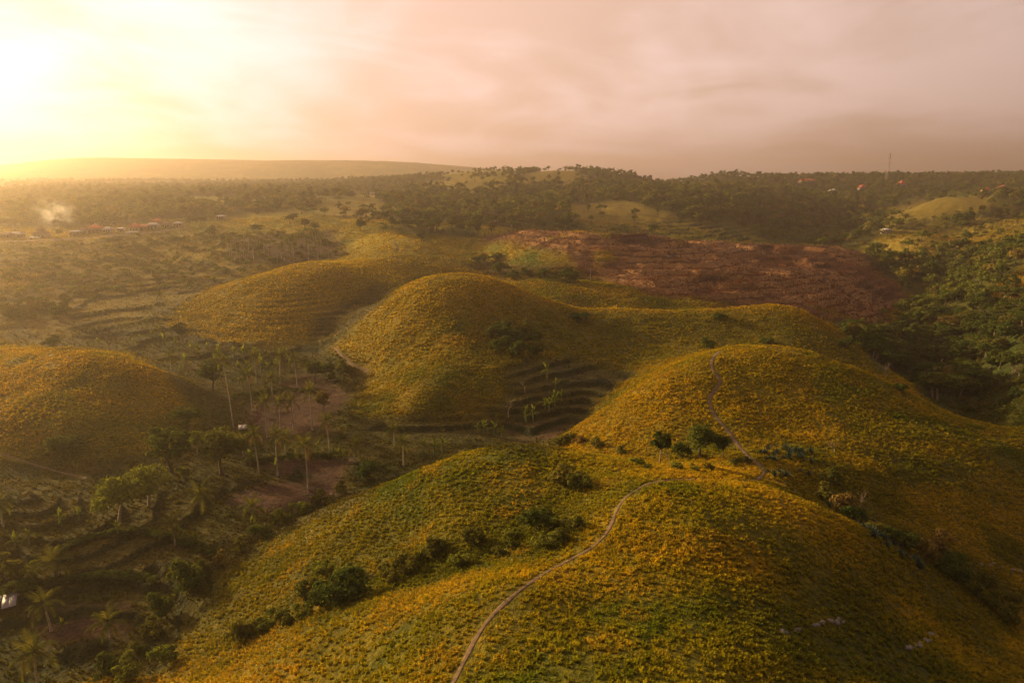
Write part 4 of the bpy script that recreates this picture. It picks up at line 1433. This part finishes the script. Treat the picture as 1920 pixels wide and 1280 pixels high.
for px, py in ((247, 517), (285, 518), (314, 517)):
    palm(px, py, py - 20, 'palm in the short row on the hazy lower slope', 'row of palms on the slope')
# plantation palms, too small to show their fronds singly
pc = Geo()
rng = np.random.default_rng(3)
FV = np.array([v.co[:] for v in FR[1].vertices])
for i in range(15):
    el, yw = radians(70 - 95 * i / 14), i * 2.399
    R_ = np.array(((cos(yw), -sin(yw), 0), (sin(yw), cos(yw), 0), (0, 0, 1))) @ np.array(((cos(-el), 0, sin(-el)), (0, 1, 0), (-sin(-el), 0, cos(-el))))
    tri = np.array([p.vertices[:] for p in FR[1].polygons if len(p.vertices) == 3])
    pc.add(FV @ R_.T, tri)
PCM = pc.mesh('crown')
PCM.materials.append(M['palm'])
PTM, PTOP = palm_trunk(10.0, 5)
for i in range(52):
    px = random.uniform(425, 618)
    py = random.uniform(462, 492)
    p = hit(px, py)
    if p[0] != p[0] or p[1] < 345:
        continue
    s = random.uniform(0.7, 1.05)
    e = empty('palm_tree', p, random.uniform(0, 6.28), (s * 1.1, s * 1.1, s))
    tag(e, 'slender palm of the far plantation behind the long hill', 'palm tree', 'palms of the far plantation')
    link('trunk', PTM, None, e)
    c = link('crown', PCM, None, e)
    c.location = PTOP

# ------------------------------------------------------------------ banana plants
BL = [blade_leaf(1.9, 0.5, b_, s) for b_, s in ((0.35, 1), (0.7, 2), (1.1, 3))]
for b_ in BL:
    b_.materials.append(M['banana'])
BS = Geo().tube([(0, 0, -0.3), (0.03, 0, 0.8), (0.05, 0.02, 1.7)], [0.15, 0.12, 0.07], 7).mesh('stem', True)
BS.materials.append(mat_plain('banana_stem', (0.13, 0.14, 0.05)))


def banana(px, py, hpx, label, group):
    p = hit(px, py)
    if p[0] != p[0]:
        return
    s = hpx / px_per_m(p) / 3.0
    e = empty('banana_plant', p, random.uniform(0, 6.28), s)
    tag(e, label, 'banana plant', group)
    link('stem', BS, None, e)
    for i in range(8):
        f = i / 7
        o = link('leaf', BL[min(2, int(f * 3))], None, e)
        o.location = (0.05, 0.02, 1.6 - 0.25 * f)
        o.rotation_euler = (random.uniform(-0.2, 0.2), -radians(78 - 62 * f) + random.uniform(-0.1, 0.1), i * 2.399 + random.uniform(-0.2, 0.2))
        o.scale = (random.uniform(0.8, 1.15),) * 3


for px, py in ((1042, 730), (1053, 752), (1030, 772), (987, 794), (927, 818), (941, 820), (896, 812), (907, 814), (1026, 712), (1000, 790), (1022, 768), (1040, 764)):
    banana(px, py, random.uniform(22, 34), 'banana plant on the terraces of the bowl behind the near hill', 'banana plants in the bowl')
for px, py in ((830, 850), (793, 852), (815, 852)):
    banana(px, py, 34, 'banana plant peeping over the crest of the near hill', 'banana plants at the crest of the near hill')
for px, py in ((411, 676), (457, 674), (464, 700), (504, 700), (440, 672), (520, 698), (480, 676), (348, 690), (340, 704), (425, 690), (405, 688), (447, 698), (490, 696), (535, 676), (545, 698),
               (595, 850), (636, 866), (625, 860), (645, 870), (372, 672), (360, 664), (390, 664), (330, 656), (310, 650)):
    banana(px, py, random.uniform(20, 30), 'bright green banana plant among the palms of the valley grove', 'banana plants of the grove')
for px, py in ((116, 985), (222, 1006), (350, 1018), (56, 1022), (119, 1184), (368, 1022), (340, 1020), (30, 1030), (150, 978), (475, 1000), (520, 890), (470, 872)):
    banana(px, py, random.uniform(26, 36), 'banana plant at the edge of the dark lower terraces', 'banana plants of the lower terraces')
for px, py in ((190, 612), (215, 606), (240, 604), (275, 608), (285, 632), (300, 628), (262, 640), (230, 652), (250, 648), (185, 652), (165, 655), (170, 596), (290, 600)):
    banana(px, py, random.uniform(12, 18), 'small banana plant on the far terraces', 'banana plants of the far terraces')

# ------------------------------------------------------------------ agaves
ag = Geo()
rng = np.random.default_rng(8)
for i in range(26):
    el, yw = radians(78 - 62 * i / 25), i * 2.399
    L, wd_ = 1.15 * rng.uniform(0.85, 1.1), 0.075
    d = np.array((cos(yw) * cos(el), sin(yw) * cos(el), sin(el)))
    sd = np.array((-sin(yw), cos(yw), 0)) * wd_
    b0 = np.array((0, 0, 0.02))
    ag.add(np.array([b0 - sd * 0.6, b0 + sd * 0.6, b0 + d * L * 0.5 + sd, b0 + d * L * 0.5 - sd]), [[0, 1, 2, 3]])
    ag.add(np.array([b0 + d * L * 0.5 + sd, b0 + d * L, b0 + d * L * 0.5 - sd]), [[0, 1, 2]])
AGM = ag.mesh('agave_plant')
AGM.materials.append(M['agave'])
for px, py in [(random.uniform(1425, 1525), random.uniform(842, 868)) for _ in range(26)] + [(1452, 893), (1462, 888), (1474, 894), (1440, 885), (1545, 925), (1500, 885), (1516, 892)] + \
        [(1540 + 9 * i + random.uniform(-5, 5), 935 + 6.2 * i + random.uniform(-5, 5)) for i in range(22)]:
    p = hit(px, py)
    if p[0] != p[0]:
        continue
    o = link('agave_plant', AGM)
    o.location = p
    o.rotation_euler = (0, 0, random.uniform(0, 6.28))
    o.scale = (random.uniform(0.7, 1.25),) * 3
    if px < 1533:
        tag(o, 'blue-green agave in the patch below the zigzag path', 'agave', 'agaves on the saddle')
    else:
        tag(o, 'blue-green agave in the line down the crease right of the near hill', 'agave', 'agaves down the crease')

# ------------------------------------------------------------------ rocks on the near slope
def rock_mesh(seed):
    rng = np.random.default_rng(seed)
    V, F = [], []
    nu, nv = 9, 6
    for j in range(nv):
        ph = -pi / 2 + pi * (j + 0.5) / nv
        for i in range(nu):
            th = 2 * pi * i / nu
            r = rng.uniform(0.72, 1.15)
            V.append((r * cos(th) * cos(ph), r * 0.75 * sin(th) * cos(ph), r * 0.62 * sin(ph)))
    for j in range(nv - 1):
        for i in range(nu):
            F.append((j * nu + i, j * nu + (i + 1) % nu, (j + 1) * nu + (i + 1) % nu, (j + 1) * nu + i))
    g = Geo()
    g.add(V, F)
    g.add(np.array(V)[-nu:], [list(range(nu))])
    me = g.mesh('rock')
    me.materials.append(M['stone'])
    return me


RK = [rock_mesh(s) for s in range(4)]
for line, lab, grp in (([(1470, 1188), (1495, 1182), (1530, 1172), (1545, 1169), (1556, 1166), (1568, 1168), (1576, 1164)], 'pale rock in the long outcrop on the dark side of the near hill', 'rocks of the long outcrop'),
                       ([(1704, 1214), (1716, 1212), (1728, 1208), (1737, 1200), (1744, 1188)], 'pale rock in the curved outcrop low on the near hill', 'rocks of the curved outcrop'),
                       ([(1842, 1058), (1860, 1060), (1880, 1062), (1900, 1067), (1914, 1070)], 'pale rock in the broken line on the far slope of the crease', 'rocks right of the crease')):
    for px, py in line:
        for q in range(2):
            p = hit(px + random.uniform(-5, 5), py + random.uniform(-3, 3))
            o = link('rock', random.choice(RK))
            o.location = (p[0], p[1], p[2] + 0.06)
            o.rotation_euler = (random.uniform(-0.3, 0.3), random.uniform(-0.3, 0.3), random.uniform(0, 6.28))
            s = random.uniform(0.20, 0.42)
            o.scale = (s, s, s)
            tag(o, lab, 'rock', grp)

# ------------------------------------------------------------------ buildings
def roof_hip(L, D, h, ov, ridge):
    g = Geo()
    a, b = L / 2 + ov, D / 2 + ov
    V = [(-a, -b, 0), (a, -b, 0), (a, b, 0), (-a, b, 0), (-ridge / 2, 0, h), (ridge / 2, 0, h)]
    g.add(V, [[0, 1, 5, 4], [2, 3, 4, 5]])
    g.add(V, [[1, 2, 5], [3, 0, 4]])
    g.add([(x, y, z - 0.12) for x, y, z in V[:4]] + V[:4], [[3, 2, 1, 0], [0, 1, 5, 4], [1, 2, 6, 5], [2, 3, 7, 6], [3, 0, 4, 7]])
    return g.mesh('roof')


def house(px, py, L, D, hw, hr, wallm, roofm, label, rz=0.0, ridge=None, group=None, tiers=1, name='village_house', back=0.0):
    p = hit(px, py)
    if p[0] != p[0]:
        return
    if back:
        p = (p[0] * (1 + back / p[1]), p[1] + back, 0)
        p = (p[0], p[1], float(ground(p[0], p[1])))
    zmin = min(float(ground(p[0] + dx, p[1] + dy)) for dx in (-L / 2, L / 2) for dy in (-D / 2, D / 2))
    zmax = max(float(ground(p[0] + dx, p[1] + dy)) for dx in (-L / 2, L / 2) for dy in (-D / 2, D / 2))
    base_z = max(p[2], zmax - 0.8)
    e = empty(name, (p[0], p[1], base_z), rz)
    tag(e, label, 'house', group)
    w_ = Geo().box(-L / 2, L / 2, -D / 2, D / 2, zmin - base_z - 0.6, hw)
    link('wall', w_.mesh('wall'), wallm, e)
    r = link('roof', roof_hip(L, D, hr, 0.6, L * 0.45 if ridge is None else ridge), roofm, e)
    r.location = (0, 0, hw)
    if tiers == 2:
        u = link('upper_wall', Geo().box(-L * 0.22, L * 0.22, -D * 0.22, D * 0.22, hw + hr * 0.35, hw + hr * 0.95).mesh('upper_wall'), wallm, e)
        r2 = link('upper_roof', roof_hip(L * 0.5, D * 0.5, hr * 0.8, 0.7, 0.3), roofm, e)
        r2.location = (0, 0, hw + hr * 0.93)
    dr = link('door', Geo().box(-0.45, 0.45, -D / 2 - 0.05, -D / 2 + 0.02, 0, min(2.0, hw - 0.3)).mesh('door'), M['wood'], e)
    for sx in (-0.3, 0.3):
        w1 = link('window', Geo().box(L * sx - 0.6, L * sx + 0.6, -D / 2 - 0.06, -D / 2 + 0.02, 0.9, min(2.0, hw - 0.35)).mesh('window'), M['wood'], e)
        link('pane', Geo().box(L * sx - 0.5, L * sx + 0.5, -D / 2 - 0.09, -D / 2 - 0.05, 1.0, min(1.9, hw - 0.45)).mesh('pane'), M['glass'], w1)
    return e


hb = 5
house(14, 448, 6, 5, 2.6, 1.4, M['wall_b'], M['brown'], 'low brown house at the left end of the village', 0.1, back=hb)
house(32, 447, 8, 5, 2.6, 1.6, M['wall_b'], M['grey'], 'long grey-brown house left of the tiered pavilion', 0.05, back=hb)
house(79, 447, 7.5, 6.5, 3.0, 2.6, M['wall'], M['brown'], 'dark pavilion with a two-tier hip roof by the smoke', 0.1, 0.8, tiers=2, back=hb)
house(60, 449, 9, 1.6, 1.1, 0.3, M['white'], M['white'], 'low white wall building in front of the pavilion', 0.05, back=2)
house(144, 444, 7, 5, 2.6, 0.8, M['wall_b'], M['tin'], 'flat tin-roofed house next to the round tree', 0.1, back=hb)
house(159, 442, 4.5, 4, 2.6, 1.6, M['wall'], M['brown'], 'small brown house between tin roof and red roof', 0.2, back=hb)
house(180, 439, 8, 6, 3.2, 2.4, M['wall_b'], M['red'], 'house with the largest red tiled hip roof in the village', 0.1, 2, back=hb)
house(204, 439, 5, 5, 2.6, 1.8, M['wall'], M['grey'], 'grey-roofed house right of the largest red roof', 0.1, back=hb)
house(228, 437, 4, 3, 2.2, 0.6, M['white'], M['white'], 'small white block between grey and pyramid roofs', 0.1, back=hb)
house(255, 435, 6, 6, 2.8, 3.0, M['wall'], M['red'], 'house with steep red pyramid roof', 0.1, 0.2, back=hb)
house(248, 438, 7, 1.2, 1.0, 0.25, M['white'], M['white'], 'low white wall below the pyramid roof', 0.1, back=1)
house(270, 434, 6, 5, 2.6, 1.2, M['wall_b'], M['red'], 'low red-roofed house right of the pyramid roof', 0.1, back=hb)
house(288, 432, 8, 5, 2.8, 1.6, M['wall'], M['grey'], 'long grey-roofed house toward the right of the village', 0.12, back=hb)
house(297, 428, 5, 5, 2.8, 2.0, M['wall_b'], M['red'], 'red roof standing behind the long grey roof', 0.1, 0.4, back=14)
house(313, 429, 5, 4, 2.6, 1.4, M['wall'], M['brown'], 'brown-roofed house near the village pole', 0.1, back=hb)
house(335, 427, 6, 4, 2.4, 1.2, M['wall'], M['grey'], 'last grey house at the right end of the village', 0.1, back=hb)
house(195, 415, 5, 4, 2.4, 1.0, M['wall'], M['blue'], 'small house with pale blue roof among the trees', 0.1)
house(209, 416, 5, 4, 2.4, 1.0, M['wall'], M['grey'], 'small grey house beside the pale blue roof', 0.1)
house(414, 411, 6, 4, 2.4, 0.8, M['wall'], M['white'], 'white-roofed house alone above the plantation slope', 0.1)
house(704, 366, 11, 6, 3, 1.2, M['wall'], M['white'], 'white-roofed shed on the far central slope', 0.0)
house(1660, 436, 6, 4, 2.4, 0.9, M['white'], M['white'], 'white shed at the edge of the ravine wood', 0.5)
house(1513, 345, 22, 10, 3.5, 3.0, M['wall'], M['red'], 'long red-roofed hall among the ridge trees', 0.0)
house(1616, 356, 9, 8, 3, 4.0, M['wall'], M['red'], 'red roof left of the radio mast', 0.2, 0.5)
house(1690, 352, 9, 8, 4.5, 5.0, M['wall'], M['red'], 'orange gabled house right of the radio mast', 0.2, 0.5)
house(1561, 362, 7, 6, 3, 2.0, M['wall'], M['white'], 'small white house in the ridge wood', 0.1)
house(1880, 358, 12, 8, 3.0, 4.0, M['wall'], M['red'], 'red-roofed house at the right end of the ridge', 0.2, 1)
house(1850, 362, 10, 7, 3.0, 3.5, M['wall'], M['red'], 'second red-roofed house near the right end of the ridge', 0.2, 1)

# small shelters in the valley
def shelter(px, py, L, D, h, label, roofm, tilt, rz, holes=False):
    p = hit(px, py)
    e = empty('field_shelter', p, rz)
    tag(e, label, 'shelter')
    for sx in (-1, 1):
        for sy in (-1, 1):
            link('post', Geo().tube([(sx * L * 0.45, sy * D * 0.45, -0.6), (sx * L * 0.45, sy * D * 0.45, h + sy * tilt * D * 0.45)], [0.05, 0.05], 6).mesh('post'), M['wood'], e)
    nsh = max(2, int(L / 0.8))
    for i in range(nsh):
        x0, x1 = -L / 2 + L * i / nsh, -L / 2 + L * (i + 1) / nsh + 0.04
        y0 = -D / 2 if not (holes and i == 1) else D * 0.05
        g = Geo()
        z0 = h + 0.012 * (i % 2)
        v = [(x, y, z0 + tilt * y + dz) for x in (x0, x1) for y in (y0, D / 2) for dz in (0, 0.03)]
        g.add(v, [[0, 1, 3, 2], [4, 6, 7, 5], [0, 4, 5, 1], [2, 3, 7, 6], [0, 2, 6, 4], [1, 5, 7, 3]])
        link('roof_sheet', g.mesh('roof_sheet'), roofm, e)
    g = Geo().box(-L * 0.44, L * 0.44, D * 0.42, D * 0.46, 0.1, h * 0.8)
    link('back_wall', g.mesh('back_wall'), M['wood'], e)


shelter(8, 1150, 3.4, 2.6, 1.9, 'tin-roofed hut with a hole in its sloping roof above the lowest field', M['tin'], 0.28, 0.5, True)
shelter(456, 812, 2.0, 1.6, 1.6, 'small white-roofed shelter among the palms', M['grey'], 0.35, 0.3)


# poles
def pole(px, py, hpx, label):
    p = hit(px, py)
    h = hpx / px_per_m(p)
    e = empty('utility_pole', p)
    tag(e, label, 'pole')
    link('shaft', Geo().tube([(0, 0, -0.5), (0, 0, h)], [0.14, 0.09], 6).mesh('shaft'), M['steel'], e)
    link('crossarm', Geo().box(-0.8, 0.8, -0.05, 0.05, h * 0.93, h * 0.93 + 0.1).mesh('crossarm'), M['wood'], e)
    link('lamp_head', Geo().box(0.1, 0.9, -0.1, 0.1, h, h + 0.12).mesh('lamp_head'), M['steel'], e)


pole(1107, 527, 24, 'pale pole standing before the burnt hill')
pole(346, 428, 20, 'pole at the right end of the village')

# radio mast
p = hit(1662, 341)
if p[0] != p[0]:
    p = hit(1662, 348)
mh = (341 - 286) / px_per_m(p)
mast = empty('radio_mast', p, 0.3)
tag(mast, 'tall lattice radio mast on the wooded ridge', 'radio mast')
nsec = 12
hb_, ht_ = 2.2, 0.55


def corner(k, z):
    a = hb_ + (ht_ - hb_) * min(1, z / (mh * 0.8))
    return np.array(((a, a), (-a, a), (-a, -a), (a, -a))[k] + (z,))


for k in range(4):
    link('leg', Geo().tube([corner(k, -1.0), corner(k, mh * 0.8), corner(k, mh * 0.95)], [0.17, 0.13, 0.10], 5).mesh('leg'), M['steel'], mast)
for s in range(nsec):
    z0, z1 = mh * 0.95 * s / nsec, mh * 0.95 * (s + 1) / nsec
    g = Geo()
    for k in range(4):
        g.bar(corner(k, z0), corner((k + 1) % 4, z1), 0.065)
        g.bar(corner((k + 1) % 4, z0), corner(k, z1), 0.065)
        g.bar(corner(k, z1), corner((k + 1) % 4, z1), 0.065)
    link('lattice_section', g.mesh('lattice_section'), M['tower_red'] if s % 3 == 1 else M['steel'], mast)
for k in range(3):
    a = k * 2.09
    for zz_ in (0.80, 0.90):
        link('antenna_panel', Geo().box(cos(a) * 1.4 - 0.25, cos(a) * 1.4 + 0.25, sin(a) * 1.4 - 0.25, sin(a) * 1.4 + 0.25, mh * zz_ - 1.4, mh * zz_ + 1.4).mesh('antenna_panel'), M['grey'], mast)
link('lightning_rod', Geo().tube([(0, 0, mh * 0.94), (0, 0, mh * 1.03)], [0.14, 0.06], 5).mesh('lightning_rod'), M['steel'], mast)
link('platform', Geo().box(-1.5, 1.5, -1.5, 1.5, mh * 0.84, mh * 0.84 + 0.15).mesh('platform'), M['steel'], mast)
link('equipment_hut', Geo().box(3.2, 6.5, -2, 2, -2, 2.8).mesh('equipment_hut'), M['white'], mast)

# ------------------------------------------------------------------ smoke drifting from a fire by the pavilion
p = hit(84, 442)
sm = Geo()
nu, nv = 20, 12
V, F = [], []
for j in range(nv + 1):
    ph = -pi / 2 + pi * j / nv
    for i in range(nu):
        th = 2 * pi * i / nu
        V.append((18 * cos(th) * cos(ph), 12 * sin(th) * cos(ph), 14 * sin(ph)))
for j in range(nv):
    for i in range(nu):
        F.append((j * nu + i, j * nu + (i + 1) % nu, (j + 1) * nu + (i + 1) % nu, (j + 1) * nu + i))
sm.add(V, F)
so = link('smoke', sm.mesh('smoke', True))
so.location = (p[0] - 9, p[1] + 26, p[2] + 13)
tag(so, 'pale smoke drifting up behind the tiered pavilion', 'smoke', kind='stuff')
smm = bpy.data.materials.new('smoke_air')
smm.use_nodes = True
t = NT(smm.node_tree)
o_ = t.n('ShaderNodeOutputMaterial')
pv = t.n('ShaderNodeVolumePrincipled')
pv.inputs['Color'].default_value = (0.95, 0.88, 0.8, 1)
pv.inputs['Anisotropy'].default_value = 0.5
tcn = t.n('ShaderNodeTexCoord')
nz = t.noise(tcn.outputs['Object'], 0.16, 4, 0.6, 0.6)
ln = t.n('ShaderNodeVectorMath', operation='LENGTH')
mpn = t.n('ShaderNodeMapping')
mpn.inputs['Scale'].default_value = (1 / 18, 1 / 12, 1 / 14)
t.l(tcn.outputs['Object'], mpn.inputs[0])
t.l(mpn.outputs[0], ln.inputs[0])
fall = t.ramp(ln.outputs['Value'], 1.0, 0.2)
dnz = t.math('MULTIPLY', t.ramp(nz, 0.42, 0.75), fall)
t.l(t.math('MULTIPLY', dnz, 0.10), pv.inputs['Density'])
t.l(pv.outputs[0], o_.inputs['Volume'])
so.data.materials.append(smm)
